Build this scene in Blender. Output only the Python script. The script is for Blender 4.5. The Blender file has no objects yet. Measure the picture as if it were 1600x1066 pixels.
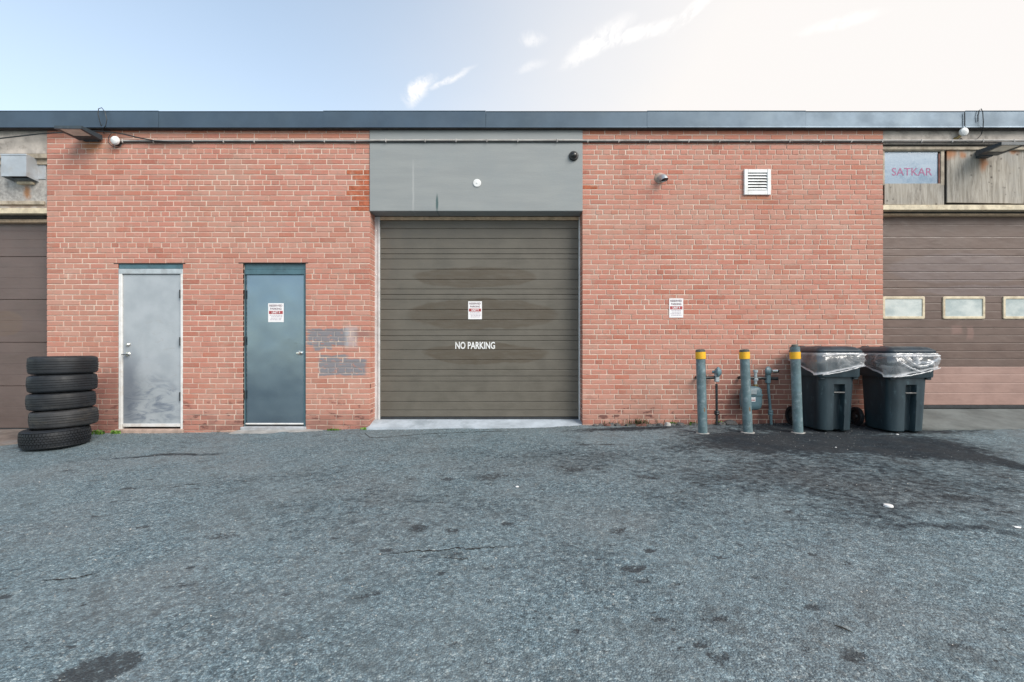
import bpy, bmesh, math, random
import numpy as np
from mathutils import Vector, Matrix, noise as mnoise

random.seed(7)
R = math.radians
SC = bpy.context.scene
COL = SC.collection

# ------------------------------------------------------------------ camera, sky, sun, exposure
FPX = 1600 * 16 / 36.0          # focal length in photo pixels (16 mm lens)
CY, CZ, HOR = -6.35, 1.15, 545  # camera distance to the brick face, eye height, horizon row
cam_d = bpy.data.cameras.new('camera')
cam_d.lens, cam_d.sensor_width = 16.0, 36.0
cam_d.shift_y = 12 / 1600
cam_d.clip_start, cam_d.clip_end = 0.05, 2000
cam = bpy.data.objects.new('camera', cam_d)
cam.location = (0, CY, CZ)
cam.rotation_euler = (R(90), 0, 0)
COL.objects.link(cam)
SC.camera = cam

SUN = Vector((0.78, -0.75, 0.80)).normalized()
sun_el = math.asin(SUN.z)
sun_az = math.atan2(SUN.x, SUN.y)
world = bpy.data.worlds.new("World")
SC.world = world
world.use_nodes = True
SUN_STRENGTH, SUN_ANGLE, SKY_STRENGTH, EXPOSURE = 1.5, 38, 0.105, 1.38

sd = bpy.data.lights.new('sun', 'SUN')
sd.energy = SUN_STRENGTH
sd.angle = R(SUN_ANGLE)
sd.color = (1.0, 0.95, 0.88)
so = bpy.data.objects.new('sun', sd)
so.rotation_euler = SUN.to_track_quat('Z', 'Y').to_euler()
so.location = (6, -10, 12)
COL.objects.link(so)

vs = SC.view_settings
vs.view_transform = 'Standard'
vs.look = 'None'
vs.gamma = 1.0
vs.exposure = EXPOSURE
vs.use_curve_mapping = False


# ------------------------------------------------------------------ node helpers
class G:
    """a small wrapper for node trees"""
    def __init__(s, nt):
        s.nt = nt
        s._pos = None

    def new(s, t, **kw):
        n = s.nt.nodes.new(t)
        for k, v in kw.items():
            setattr(n, k, v)
        return n

    def set(s, sock, v):
        if isinstance(v, bpy.types.NodeSocket):
            s.nt.links.new(v, sock)
        elif isinstance(v, (tuple, list)) and len(v) == 3 and sock.type == 'RGBA':
            sock.default_value = (*v, 1)
        else:
            sock.default_value = v

    def math(s, op, a, b=None, c=None, clamp=False):
        n = s.new('ShaderNodeMath', operation=op, use_clamp=clamp)
        s.set(n.inputs[0], a)
        if b is not None: s.set(n.inputs[1], b)
        if c is not None: s.set(n.inputs[2], c)
        return n.outputs[0]

    def vmath(s, op, a, b=None):
        n = s.new('ShaderNodeVectorMath', operation=op)
        s.set(n.inputs[0], a)
        if b is not None: s.set(n.inputs[1], b)
        return n.outputs['Value'] if op in ('LENGTH', 'DOT_PRODUCT', 'DISTANCE') else n.outputs[0]

    def pos(s):
        if s._pos is None:
            s._pos = s.new('ShaderNodeNewGeometry').outputs['Position']
        return s._pos

    def xyz(s, v):
        n = s.new('ShaderNodeSeparateXYZ')
        s.set(n.inputs[0], v)
        return n.outputs

    def comb(s, x, y, z):
        n = s.new('ShaderNodeCombineXYZ')
        for i, v in enumerate((x, y, z)): s.set(n.inputs[i], v)
        return n.outputs[0]

    def noise(s, scale, detail=4, rough=0.55, vec=None, dist=0.0, color=False, off=None):
        v = s.pos() if vec is None else vec
        if off is not None:
            v = s.vmath('ADD', v, off)
        n = s.new('ShaderNodeTexNoise')
        s.set(n.inputs['Vector'], v)
        if isinstance(scale, (tuple, list)):
            m = s.vmath('MULTIPLY', v, tuple(scale))
            s.set(n.inputs['Vector'], m)
            scale = 1.0
        n.inputs['Scale'].default_value = scale
        n.inputs['Detail'].default_value = detail
        n.inputs['Roughness'].default_value = rough
        n.inputs['Distortion'].default_value = dist
        return n.outputs['Color'] if color else n.outputs[0]

    def voronoi(s, scale, vec=None, out='Color', feature='F1', rand=1.0):
        n = s.new('ShaderNodeTexVoronoi', feature=feature)
        s.set(n.inputs['Vector'], s.pos() if vec is None else vec)
        n.inputs['Scale'].default_value = scale
        if 'Randomness' in n.inputs: n.inputs['Randomness'].default_value = rand
        return n.outputs[out]

    def mapr(s, v, a, b, c=0.0, d=1.0, smooth=True):
        n = s.new('ShaderNodeMapRange')
        n.interpolation_type = 'SMOOTHSTEP' if smooth else 'LINEAR'
        s.set(n.inputs[0], v)
        for i, x in enumerate((a, b, c, d)): s.set(n.inputs[1 + i], x)
        return n.outputs[0]

    def mix(s, f, a, b, mode='MIX'):
        n = s.new('ShaderNodeMix', data_type='RGBA', blend_type=mode)
        s.set(n.inputs[0], f)
        s.set(n.inputs[6], a)
        s.set(n.inputs[7], b)
        return n.outputs[2]

    def ramp(s, f, stops):
        n = s.new('ShaderNodeValToRGB')
        s.set(n.inputs[0], f)
        e = n.color_ramp.elements
        while len(e) < len(stops): e.new(0.5)
        for el, (p, c) in zip(e, stops):
            el.position = p
            el.color = (*c, 1) if len(c) == 3 else c
        return n.outputs[0]

    def attr(s, name):
        n = s.new('ShaderNodeAttribute')
        n.attribute_name = name
        return n.outputs['Fac']

    def warped(s, amt, scale):
        """world position pushed about by noise: ragged edges for worn marks"""
        c = s.noise(scale, 4, 0.6, color=True)
        c = s.vmath('SUBTRACT', c, (0.5, 0.5, 0.5))
        c = s.vmath('MULTIPLY', c, (amt * 2,) * 3)
        return s.vmath('ADD', s.pos(), c)

    def ell(s, p, cx, cz, rx, rz, soft=0.15, box=False):
        """mask 1 inside an ellipse / box on the wall (x, z), 0 outside"""
        o = s.xyz(p)
        a = s.math('DIVIDE', s.math('SUBTRACT', o[0], cx), rx)
        b = s.math('DIVIDE', s.math('SUBTRACT', o[2], cz), rz)
        if box:
            d = s.math('MAXIMUM', s.math('ABSOLUTE', a), s.math('ABSOLUTE', b))
        else:
            d = s.math('SQRT', s.math('ADD', s.math('MULTIPLY', a, a), s.math('MULTIPLY', b, b)))
        return s.mapr(d, 1 + soft, 1 - soft, 0, 1)

    def maxs(s, xs):
        r = xs[0]
        for x in xs[1:]: r = s.math('MAXIMUM', r, x)
        return r

    def bump(s, h, strength=0.3, dist=0.01, normal=None):
        n = s.new('ShaderNodeBump')
        n.inputs['Strength'].default_value = strength
        n.inputs['Distance'].default_value = dist
        s.set(n.inputs['Height'], h)
        if normal is not None: s.set(n.inputs['Normal'], normal)
        return n.outputs[0]


def M(name):
    m = bpy.data.materials.new(name)
    m.use_nodes = True
    g = G(m.node_tree)
    b = [n for n in m.node_tree.nodes if n.type == 'BSDF_PRINCIPLED'][0]
    g.m, g.b = m, b
    return g


def fin(g, col=None, rough=None, normal=None, metal=None, spec=None):
    i = g.b.inputs
    if col is not None: g.set(i['Base Color'], col)
    if rough is not None: g.set(i['Roughness'], rough)
    if normal is not None: g.set(i['Normal'], normal)
    if metal is not None: g.set(i['Metallic'], metal)
    if spec is not None: g.set(i['Specular IOR Level'], spec)
    return g.m


def simple(name, col, rough=0.55, var=0.18, scale=5, dirt=None, damt=0.5, dscale=3, bump=0.15, bscale=60, metal=0.0, bdist=0.003, spec=0.5):
    """painted / plastic / metal surface with mottled tone, dirt patches and fine relief"""
    g = M(name)
    n1 = g.noise(scale, 5, 0.6)
    lo = tuple(c * (1 - var) for c in col)
    hi = tuple(min(1, c * (1 + var)) for c in col)
    c = g.mix(g.mapr(n1, 0.3, 0.7), lo, hi)
    if dirt is not None:
        d = g.mapr(g.noise(dscale, 6, 0.7, off=(3.1, 7.7, 1.3)), 0.48, 0.72, 0, damt)
        c = g.mix(d, c, dirt)
    rg = g.mapr(g.noise(scale * 2.3, 4), 0.3, 0.7, rough * 0.85, min(1, rough * 1.15))
    return fin(g, c, rg, g.bump(g.noise(bscale, 5), bump, bdist), metal, spec)


# world -------------------------------------------------------------------------------------
def build_world():
    g = G(world.node_tree)
    for n in list(world.node_tree.nodes): world.node_tree.nodes.remove(n)
    sky = g.new('ShaderNodeTexSky', sky_type='NISHITA')
    sky.sun_disc = False
    sky.sun_elevation = sun_el
    sky.sun_rotation = sun_az
    sky.altitude = 100
    sky.air_density, sky.dust_density, sky.ozone_density = 1.0, 0.6, 1.5
    d = g.new('ShaderNodeTexCoord').outputs['Generated']
    o = g.xyz(d)
    zz = g.math('MAXIMUM', o[2], 0.03)
    cp = g.comb(g.math('DIVIDE', o[0], zz), g.math('DIVIDE', o[1], zz), 0.0)   # a cloud layer overhead
    warp = g.vmath('MULTIPLY', g.vmath('SUBTRACT', g.noise(2.2, 5, 0.6, vec=cp, color=True), (0.5, 0.5, 0.5)), (0.16, 0.16, 0))
    cw = g.vmath('ADD', cp, warp)
    w = g.xyz(cw)
    masks = []
    for (pa, pb, lb, k) in (((638, 166), (672, 122), 0.045, 1), ((672, 142), (738, 106), 0.022, .7), ((886, 98), (968, 36), 0.050, 1), ((925, 68), (1060, 40), 0.042, 1), ((1056, 50), (1114, -8), 0.032, .9),
                            ((815, 64), (852, 58), 0.040, .5), ((808, 112), (850, 92), 0.030, .35), ((1250, 50), (1370, 20), 0.04, .6)):
        A = Vector(((pa[0] - 800) / (HOR - pa[1]), FPX / (HOR - pa[1])))
        B = Vector(((pb[0] - 800) / (HOR - pb[1]), FPX / (HOR - pb[1])))
        cm, dv = (A + B) / 2, B - A
        la, ca, sa = dv.length * 0.62, dv.x / dv.length, dv.y / dv.length
        dx = g.math('SUBTRACT', w[0], cm.x)
        dy = g.math('SUBTRACT', w[1], cm.y)
        a = g.math('DIVIDE', g.math('ADD', g.math('MULTIPLY', dx, ca), g.math('MULTIPLY', dy, sa)), la)
        b = g.math('DIVIDE', g.math('SUBTRACT', g.math('MULTIPLY', dy, ca), g.math('MULTIPLY', dx, sa)), lb)
        q = g.math('SQRT', g.math('ADD', g.math('MULTIPLY', a, a), g.math('MULTIPLY', b, b)))
        masks.append(g.mapr(q, 1.2, 0.2, 0.0, k))
    wisp = g.maxs(masks)
    st = g.noise((20, 7, 1), 6, 0.68, vec=cw)
    wisp = g.math('MULTIPLY', wisp, g.mapr(st, 0.36, 0.58, 0.10, 1.0))
    # thin high veil, thickening toward +x and low down
    hz = g.noise(0.9, 4, 0.5, vec=cp)
    veil = g.mapr(g.math('ADD', o[0], g.math('MULTIPLY', g.math('SUBTRACT', hz, 0.5), 0.22)), -0.45, 0.52, 0.0, 1.0)
    low = g.mapr(o[2], 0.75, 0.15, 0.0, 0.30)
    veil = g.math('ADD', g.math('ADD', g.math('MULTIPLY', veil, 0.77), 0.20), low, clamp=True)
    base = g.mix(1.0, sky.outputs[0], SKY_TINT, 'MULTIPLY')
    c = g.mix(veil, base, VEIL_COL)
    c = g.mix(g.math('MULTIPLY', wisp, 0.9), c, CLOUD_COL)
    bg = g.new('ShaderNodeBackground')
    g.set(bg.inputs[0], c)
    bg.inputs[1].default_value = SKY_STRENGTH
    out = g.new('ShaderNodeOutputWorld')
    world.node_tree.links.new(bg.outputs[0], out.inputs[0])


SKY_TINT = (1.10, 1.16, 1.04)
VEIL_COL = (3.62, 3.50, 3.42)
CLOUD_COL = (4.3, 4.2, 4.1)
build_world()

# ------------------------------------------------------------------ geometry helpers
ORG = {}


def wx(px, y=0.0): return (px - 800) / FPX * (y - CY)
def wz(py, y=0.0): return CZ - (py - HOR) / FPX * (y - CY)


def thing(name, label, cat, loc=(0, 0, 0), group=None):
    o = bpy.data.objects.new(name, None)
    o.empty_display_size = 0.1
    COL.objects.link(o)
    o.location = loc
    o['label'], o['category'] = label, cat
    o['kind'] = 'thing'
    if group: o['group'] = group
    ORG[o.name] = Vector(loc)
    return o


def tag(o, label, cat, group=None):
    o['label'], o['category'], o['kind'] = label, cat, 'thing'
    if group: o['group'] = group
    return o


class MB:
    """collects shapes in world coordinates; build() links them as one mesh object"""
    def __init__(s):
        s.v, s.f = [], []

    def add(s, vs_, fs_):
        k = len(s.v)
        s.v += [tuple(v) for v in vs_]
        s.f += [tuple(i + k for i in f) for f in fs_]
        return s

    def box(s, x0, x1, y0, y1, z0, z1):
        return s.add([(x0, y0, z0), (x1, y0, z0), (x1, y1, z0), (x0, y1, z0), (x0, y0, z1), (x1, y0, z1), (x1, y1, z1), (x0, y1, z1)],
                     [(0, 3, 2, 1), (4, 5, 6, 7), (0, 1, 5, 4), (1, 2, 6, 5), (2, 3, 7, 6), (3, 0, 4, 7)])

    def bbox(s, x0, x1, y0, y1, z0, z1, b=0.004, seg=1, mat=None):
        bm = bmesh.new()
        bmesh.ops.create_cube(bm, size=1)
        for v in bm.verts:
            v.co = ((x0 + x1) / 2 + v.co.x * (x1 - x0), (y0 + y1) / 2 + v.co.y * (y1 - y0), (z0 + z1) / 2 + v.co.z * (z1 - z0))
        bmesh.ops.bevel(bm, geom=list(bm.edges), offset=b, segments=seg, affect='EDGES', profile=0.5)
        bm.verts.index_update()
        vs_ = [(mat @ v.co) if mat else v.co[:] for v in bm.verts]
        s.add(vs_, [[v.index for v in f.verts] for f in bm.faces])
        bm.free()
        return s

    def tube(s, pts, r, seg=8, cap=True):
        pts = [Vector(p) for p in pts]
        rr = r if isinstance(r, (list, tuple)) else [r] * len(pts)
        vs_, fs_ = [], []
        up = Vector((0.13, 0.21, 0.97)).normalized()
        n0 = None
        for i, p in enumerate(pts):
            t = (pts[min(i + 1, len(pts) - 1)] - pts[max(i - 1, 0)]).normalized()
            if n0 is None:
                n0 = t.cross(up)
                if n0.length < 1e-3: n0 = t.cross(Vector((1, 0, 0)))
            n0 = (n0 - t * n0.dot(t)).normalized()
            b = t.cross(n0)
            for k in range(seg):
                a = 2 * math.pi * k / seg
                vs_.append(p + (n0 * math.cos(a) + b * math.sin(a)) * rr[i])
        for i in range(len(pts) - 1):
            for k in range(seg):
                a, b2 = i * seg + k, i * seg + (k + 1) % seg
                fs_.append((a, a + seg, b2 + seg, b2))
        if cap:
            fs_.append(tuple(range(seg)))
            fs_.append(tuple(reversed(range((len(pts) - 1) * seg, len(pts) * seg))))
        return s.add(vs_, fs_)

    def lathe(s, prof, c, axis='z', seg=24, mat=None, close=False):
        """prof: list of (radius, height)"""
        vs_, fs_ = [], []
        for (r, h) in prof:
            for k in range(seg):
                a = 2 * math.pi * k / seg
                x, y = r * math.cos(a), r * math.sin(a)
                p = Vector({'z': (x, y, h), 'y': (x, h, y), 'x': (h, x, y)}[axis])
                if mat: p = mat @ p
                vs_.append(Vector(c) + p)
        m = len(prof)
        for i in range(m if close else m - 1):
            for k in range(seg):
                a, b = i * seg + k, i * seg + (k + 1) % seg
                c2, d2 = ((i + 1) % m) * seg + k, ((i + 1) % m) * seg + (k + 1) % seg
                fs_.append((a, b, d2, c2))
        return s.add(vs_, fs_)

    def prism(s, poly, y0, y1):
        """poly of (x, z) extruded in y"""
        n = len(poly)
        vs_ = [(x, y0, z) for x, z in poly] + [(x, y1, z) for x, z in poly]
        fs_ = [tuple(range(n)), tuple(reversed(range(n, 2 * n)))]
        for i in range(n): fs_.append((i, (i + 1) % n, n + (i + 1) % n, n + i))
        return s.add(vs_, fs_)

    def loft(s, rings, cap0=True, cap1=True):
        n = len(rings[0])
        vs_ = [p for r in rings for p in r]
        fs_ = []
        for i in range(len(rings) - 1):
            for k in range(n):
                a, b = i * n + k, i * n + (k + 1) % n
                fs_.append((a, b, b + n, a + n))
        if cap0: fs_.append(tuple(reversed(range(n))))
        if cap1: fs_.append(tuple(range((len(rings) - 1) * n, len(rings) * n)))
        return s.add(vs_, fs_)

    def build(s, name, mat, parent=None, smooth=30, fix=True, kind=None, label=None):
        org = ORG.get(parent.name, Vector()) if parent else Vector()
        me = bpy.data.meshes.new(name)
        me.from_pydata([(v[0] - org.x, v[1] - org.y, v[2] - org.z) for v in s.v], [], s.f)
        if fix:
            bm = bmesh.new()
            bm.from_mesh(me)
            bmesh.ops.recalc_face_normals(bm, faces=bm.faces)
            bm.to_mesh(me)
            bm.free()
        me.materials.append(mat)
        if smooth:
            me.polygons.foreach_set('use_smooth', [True] * len(me.polygons))
            me.set_sharp_from_angle(angle=R(smooth))
        o = bpy.data.objects.new(name, me)
        COL.objects.link(o)
        if parent:
            o.parent = parent
            ORG[o.name] = org
        if kind: o['kind'] = kind
        if label: o['label'] = label
        return o


def text_mb(txt, x0, x1, z0, z1, y, bold=0.0):
    """lettering as flat mesh facing the lot, fitted to a rectangle on the wall"""
    cu = bpy.data.curves.new('lettering_curve', 'FONT')
    cu.body = txt
    cu.offset = bold
    cu.resolution_u = 3
    ob = bpy.data.objects.new('lettering_tmp', cu)
    COL.objects.link(ob)
    dg = bpy.context.evaluated_depsgraph_get()
    me = bpy.data.meshes.new_from_object(ob.evaluated_get(dg))
    vs_ = [v.co.copy() for v in me.vertices]
    fs_ = [tuple(p.vertices) for p in me.polygons]
    bpy.data.objects.remove(ob)
    bpy.data.curves.remove(cu)
    bpy.data.meshes.remove(me)
    ax, bx = min(v.x for v in vs_), max(v.x for v in vs_)
    ay, by = min(v.y for v in vs_), max(v.y for v in vs_)
    out = [(x0 + (v.x - ax) / (bx - ax) * (x1 - x0), y, z0 + (v.y - ay) / (by - ay) * (z1 - z0)) for v in vs_]
    return MB().add(out, fs_)


def rrect(cx, cy, z, hx, hy, r, n=6):
    pts = []
    for (sx, sy, a0) in ((1, 1, 0), (-1, 1, 90), (-1, -1, 180), (1, -1, 270)):
        for k in range(n + 1):
            a = R(a0 + 90 * k / n)
            pts.append(Vector((cx + sx * (hx - r) + r * math.cos(a), cy + sy * (hy - r) + r * math.sin(a), z)))
    return pts


# ------------------------------------------------------------------ materials
def brick_material(name, tones, grey_paint=True):
    g = M(name)
    isl = g.new('ShaderNodeNewGeometry').outputs['Random Per Island']
    oi = g.new('ShaderNodeObjectInfo').outputs['Random']
    rnd = g.math('FRACT', g.math('ADD', g.math('MULTIPLY', isl, 7.31), g.math('MULTIPLY', oi, 3.77)))
    rnd2 = g.math('FRACT', g.math('MULTIPLY', rnd, 13.7))
    c = g.ramp(rnd, tones)
    n1 = g.noise(26, 6, 0.65)
    blot = g.noise((9, 9, 16), 5, 0.6, off=(2.7, 0, 5.1))
    c = g.mix(g.mapr(blot, 0.34, 0.50, 0.55, 0.0), c, (0.345, 0.235, 0.185))
    c = g.mix(g.mapr(blot, 0.54, 0.68, 0.0, 0.5), c, (0.43, 0.17, 0.115))
    c = g.mix(g.mapr(n1, 0.40, 0.75, 0, 0.38), c, (0.48, 0.275, 0.205))
    n2 = g.noise(90, 3, 0.7)
    c = g.mix(g.mapr(n2, 0.56, 0.74, 0, 0.5), c, (0.22, 0.085, 0.06))
    # bleached and limy areas over several courses
    c = g.mix(g.mapr(g.noise(0.9, 5, 0.6), 0.40, 0.66, 0, 0.35), c, (0.46, 0.29, 0.225))
    run = g.mapr(g.noise((3.2, 1, 0.30), 5, 0.6, off=(6.5, 0, 1.1)), 0.50, 0.72, 0, 0.32)
    c = g.mix(run, c, (0.31, 0.175, 0.135))
    salt = g.math('MULTIPLY', g.mapr(g.noise((2.5, 2, 3.5), 6, 0.7, off=(9.5, 0, 3.1)), 0.58, 0.74), 0.5)
    c = g.mix(salt, c, (0.56, 0.44, 0.37))
    z = g.xyz(g.pos())[2]
    # courses under the roof edge shift to a stronger orange
    c = g.mix(g.math('MULTIPLY', g.mapr(z, 3.95, 4.2), g.mapr(rnd2, 0.2, 0.8, 0.1, 0.55)), c, (0.46, 0.16, 0.085))
    if grey_paint:
        p = g.warped(0.04, 7)
        ps = g.warped(0.10, 11)
        ms = [g.ell(p, wx(512), wz(527), 0.29, 0.115, 0.08, True), g.ell(p, wx(504), wz(541), 0.13, 0.05, 0.1, True),
              g.ell(p, wx(535), wz(574), 0.33, 0.115, 0.08, True), g.ell(p, wx(521), wz(560), 0.20, 0.045, 0.15, True)]
        pm = g.math('MULTIPLY', g.maxs(ms), g.mapr(g.noise((12, 12, 24), 5, 0.65), 0.36, 0.45))
        c = g.mix(g.math('MULTIPLY', pm, 0.95), c, (0.20, 0.205, 0.225))
        c = g.mix(g.math('MULTIPLY', g.ell(p, wx(549), wz(527), 0.085, 0.14, 0.35, True), 0.6), c, (0.42, 0.42, 0.43))
        c = g.mix(g.math('MULTIPLY', g.ell(p, wx(566), wz(522), 0.12, 0.06, 0.4, True), 0.5), c, (0.17, 0.12, 0.12))
    # tar and rust splashes near the ground, damp foot
    sp = g.mapr(g.noise((5, 5, 11), 5, 0.6, off=(4.4, 0, 2.2)), 0.555, 0.62)
    sp = g.math('MULTIPLY', sp, g.mapr(z, 0.62, 0.18))
    c = g.mix(g.math('MULTIPLY', sp, 0.8), c, (0.06, 0.022, 0.022))
    foot = g.math('MULTIPLY', g.mapr(z, 0.42, 0.02), g.mapr(g.noise(3.5, 5), 0.35, 0.65, 0.15, 0.85))
    c = g.mix(foot, c, (0.23, 0.115, 0.095))
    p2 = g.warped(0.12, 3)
    sl = g.maxs([g.ell(p2, wx(1172), wz(620), 0.60, 0.50, 0.5), g.ell(p2, wx(168), wz(625), 0.20, 0.50, 0.4), g.ell(p2, wx(1152), wz(648), 0.34, 0.14, 0.6)])  # painted shade on the wall right of the tires and around the bollards
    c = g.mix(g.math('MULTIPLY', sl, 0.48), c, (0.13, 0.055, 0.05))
    # rust under the fixtures
    rs = g.math('MULTIPLY', g.ell(p, wx(143), wz(227), 0.14, 0.09, 0.6), 0.6) if grey_paint else g.math('MULTIPLY', g.ell(p2, wx(1180), wz(312), 0.22, 0.05, 0.6), 0.35)
    c = g.mix(rs, c, (0.40, 0.17, 0.06))
    h = g.math('ADD', g.noise(140, 4, 0.7), g.math('MULTIPLY', g.noise(30, 3), 0.8))
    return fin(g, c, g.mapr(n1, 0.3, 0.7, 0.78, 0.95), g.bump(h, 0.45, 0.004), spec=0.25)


BT = [(0.0, (0.42, 0.170, 0.130)), (0.22, (0.48, 0.200, 0.152)), (0.5, (0.50, 0.222, 0.172)), (0.75, (0.505, 0.255, 0.202)), (0.93, (0.46, 0.165, 0.115)), (1.0, (0.36, 0.13, 0.095))]
m_brick_l = brick_material('brick', BT, True)
m_brick_r = brick_material('brick_plain', BT, False)
m_brick_new = simple('orange_brick', (0.38, 0.105, 0.05), 0.85, 0.25, 14, (0.5, 0.33, 0.25), 0.4, 9, 0.4, 120)


def mortar_material():
    g = M('mortar')
    c = g.mix(g.mapr(g.noise(11, 6, 0.65), 0.3, 0.7), (0.56, 0.44, 0.36), (0.72, 0.60, 0.51))
    # pink wash where joints were smeared with brick dust
    n = g.mapr(g.noise((0.5, 1, 0.9), 5, 0.6, off=(1.7, 0, 6.2)), 0.44, 0.66, 0, 0.55)
    c = g.mix(n, c, (0.50, 0.32, 0.26))
    p = g.warped(0.05, 8)
    pale = g.maxs([g.ell(p, wx(554), wz(292), 0.05, 0.38, 0.4, True), g.ell(p, wx(935), wz(292), 0.10, 0.36, 0.4, True)])
    c = g.mix(g.math('MULTIPLY', pale, 0.8), c, (0.66, 0.60, 0.52))
    pm = g.maxs([g.ell(p, wx(512), wz(524), 0.26, 0.075, 0.2, True), g.ell(p, wx(535), wz(574), 0.30, 0.085, 0.2, True)])
    c = g.mix(g.math('MULTIPLY', pm, 0.75), c, (0.22, 0.22, 0.24))
    z = g.xyz(g.pos())[2]
    foot = g.math('MULTIPLY', g.mapr(z, 0.35, 0.0), g.mapr(g.noise(4, 5), 0.3, 0.65, 0.2, 0.9))
    c = g.mix(foot, c, (0.25, 0.17, 0.14))
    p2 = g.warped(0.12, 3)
    sl = g.maxs([g.ell(p2, wx(168), wz(625), 0.20, 0.50, 0.4)])  # the same tire-side shade painted into the joints
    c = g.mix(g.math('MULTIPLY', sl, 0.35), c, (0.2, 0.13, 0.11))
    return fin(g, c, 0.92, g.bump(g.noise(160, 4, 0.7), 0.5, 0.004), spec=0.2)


m_mortar = mortar_material()


def garage_material(name, col, warm, patches, light=None, spots=True):
    """sectional door paint, with touched-up oval patches"""
    g = M(name)
    c = g.mix(g.mapr(g.noise(3.5, 6, 0.6), 0.3, 0.7), tuple(v * 0.9 for v in col), tuple(v * 1.1 for v in col))
    st = g.noise((2.0, 1, 60), 4, 0.6)
    c = g.mix(g.mapr(st, 0.4, 0.7, 0, 0.18), c, tuple(v * 1.35 for v in col))
    if patches:
        p = g.warped(0.075, 2.2)
        pm = g.maxs([g.ell(p, cx, cz, rx, rz, 0.07) for (cx, cz, rx, rz) in patches])
        c = g.mix(g.math('MULTIPLY', pm, g.mapr(g.noise((5, 5, 26), 5, 0.7), 0.3, 0.65, 0.45, 0.95)), c, warm)
    if light:
        p = g.warped(0.05, 4)
        lm = g.maxs([g.ell(p, cx, cz, rx, rz, s_, True) for (cx, cz, rx, rz, s_) in light[0]])
        c = g.mix(g.math('MULTIPLY', lm, light[2]), c, light[1])
    dn = g.mapr(g.noise((30, 10, 6), 5, 0.7, off=(9, 1, 4)), 0.66, 0.78, 0, 0.4)
    c = g.mix(dn, c, tuple(min(1, v * 1.9) for v in col))
    return fin(g, c, g.mapr(g.noise(7, 4), 0.3, 0.7, 0.36, 0.52), g.bump(g.noise((1.6, 1.6, 3.2), 3), 0.22, 0.05, g.bump(g.noise((8, 8, 90), 4), 0.08, 0.004)))


DY = 0.24
m_gar_mid = garage_material('grey_brown_door_paint', (0.106, 0.096, 0.078), (0.079, 0.063, 0.044),
                            [(wx(743, DY), wz(433, DY), 0.87, 0.155), (wx(754, DY), wz(492, DY), 1.07, 0.215), (wx(758, DY), wz(552, DY), 0.90, 0.155)])
m_gar_left = garage_material('brown_door_paint', (0.115, 0.083, 0.074), (0.13, 0.09, 0.07), [(wx(10, .2), wz(505, .2), 0.24, 0.18)])
m_gar_right = garage_material('dark_brown_door_paint', (0.115, 0.076, 0.062), (0.14, 0.105, 0.10), [(wx(1510, .2), wz(420, .2), 1.13, 0.215), (wx(1560, .2), wz(455, .2), 1.2, 0.07)],
                              ([(wx(1495, .2), wz(516, .2), 0.07, 0.06, 0.4), (wx(1515, .2), wz(520, .2), 0.04, 0.09, 0.4)], (0.22, 0.13, 0.11), 0.6))
m_gar_pink = garage_material('primer_pink_paint', (0.30, 0.190, 0.160), (0.3, 0.19, 0.17), [])
m_steel = simple('galvanised_steel', (0.50, 0.53, 0.55), 0.42, 0.14, 9, (0.33, 0.30, 0.27), 0.4, 6, 0.08, 40, 0.55)
m_jamb = simple('pale_galvanised_jamb', (0.62, 0.64, 0.65), 0.45, 0.1, 9, (0.38, 0.34, 0.30), 0.35, 6, 0.08, 40, 0.1)
m_cream = simple('cream_trim_paint', (0.58, 0.50, 0.36), 0.6, 0.2, 12, (0.28, 0.20, 0.12), 0.6, 8, 0.25, 60)
m_tan = simple('tan_trim_paint', (0.50, 0.37, 0.25), 0.6, 0.2, 12, (0.25, 0.15, 0.09), 0.5, 8, 0.25, 60)
m_dark = simple('dark_gap', (0.035, 0.03, 0.028), 0.8, 0.3, 8)
m_rubber_seal = simple('rubber_seal', (0.02, 0.024, 0.028), 0.6, 0.3, 10)
m_black = simple('black_plastic', (0.018, 0.02, 0.022), 0.4, 0.3, 12)
m_pipe = simple('black_pipe_paint', (0.016, 0.02, 0.024), 0.45, 0.4, 20, (0.12, 0.12, 0.12), 0.35, 20)
m_white = simple('white_paint', (0.74, 0.75, 0.75), 0.5, 0.06, 8, (0.42, 0.36, 0.28), 0.35, 12, 0.08, 60)
m_conduit = simple('grey_conduit', (0.42, 0.40, 0.38), 0.5, 0.18, 8, (0.2, 0.16, 0.13), 0.4, 9)
m_chrome = simple('brushed_metal', (0.72, 0.70, 0.66), 0.25, 0.08, 20, None, 0, 1, 0.03, 80, 1.0)
m_fascia = simple('slate_blue_metal', (0.078, 0.112, 0.148), 0.44, 0.12, 1.6, (0.10, 0.135, 0.16), 0.4, 2.2, 0.06, 9, 0.5, 0.006)
m_roof = simple('roof_membrane', (0.12, 0.12, 0.12), 0.9, 0.2, 3)
m_shell = simple('painted_block', (0.30, 0.25, 0.22), 0.9, 0.2, 3)


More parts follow.
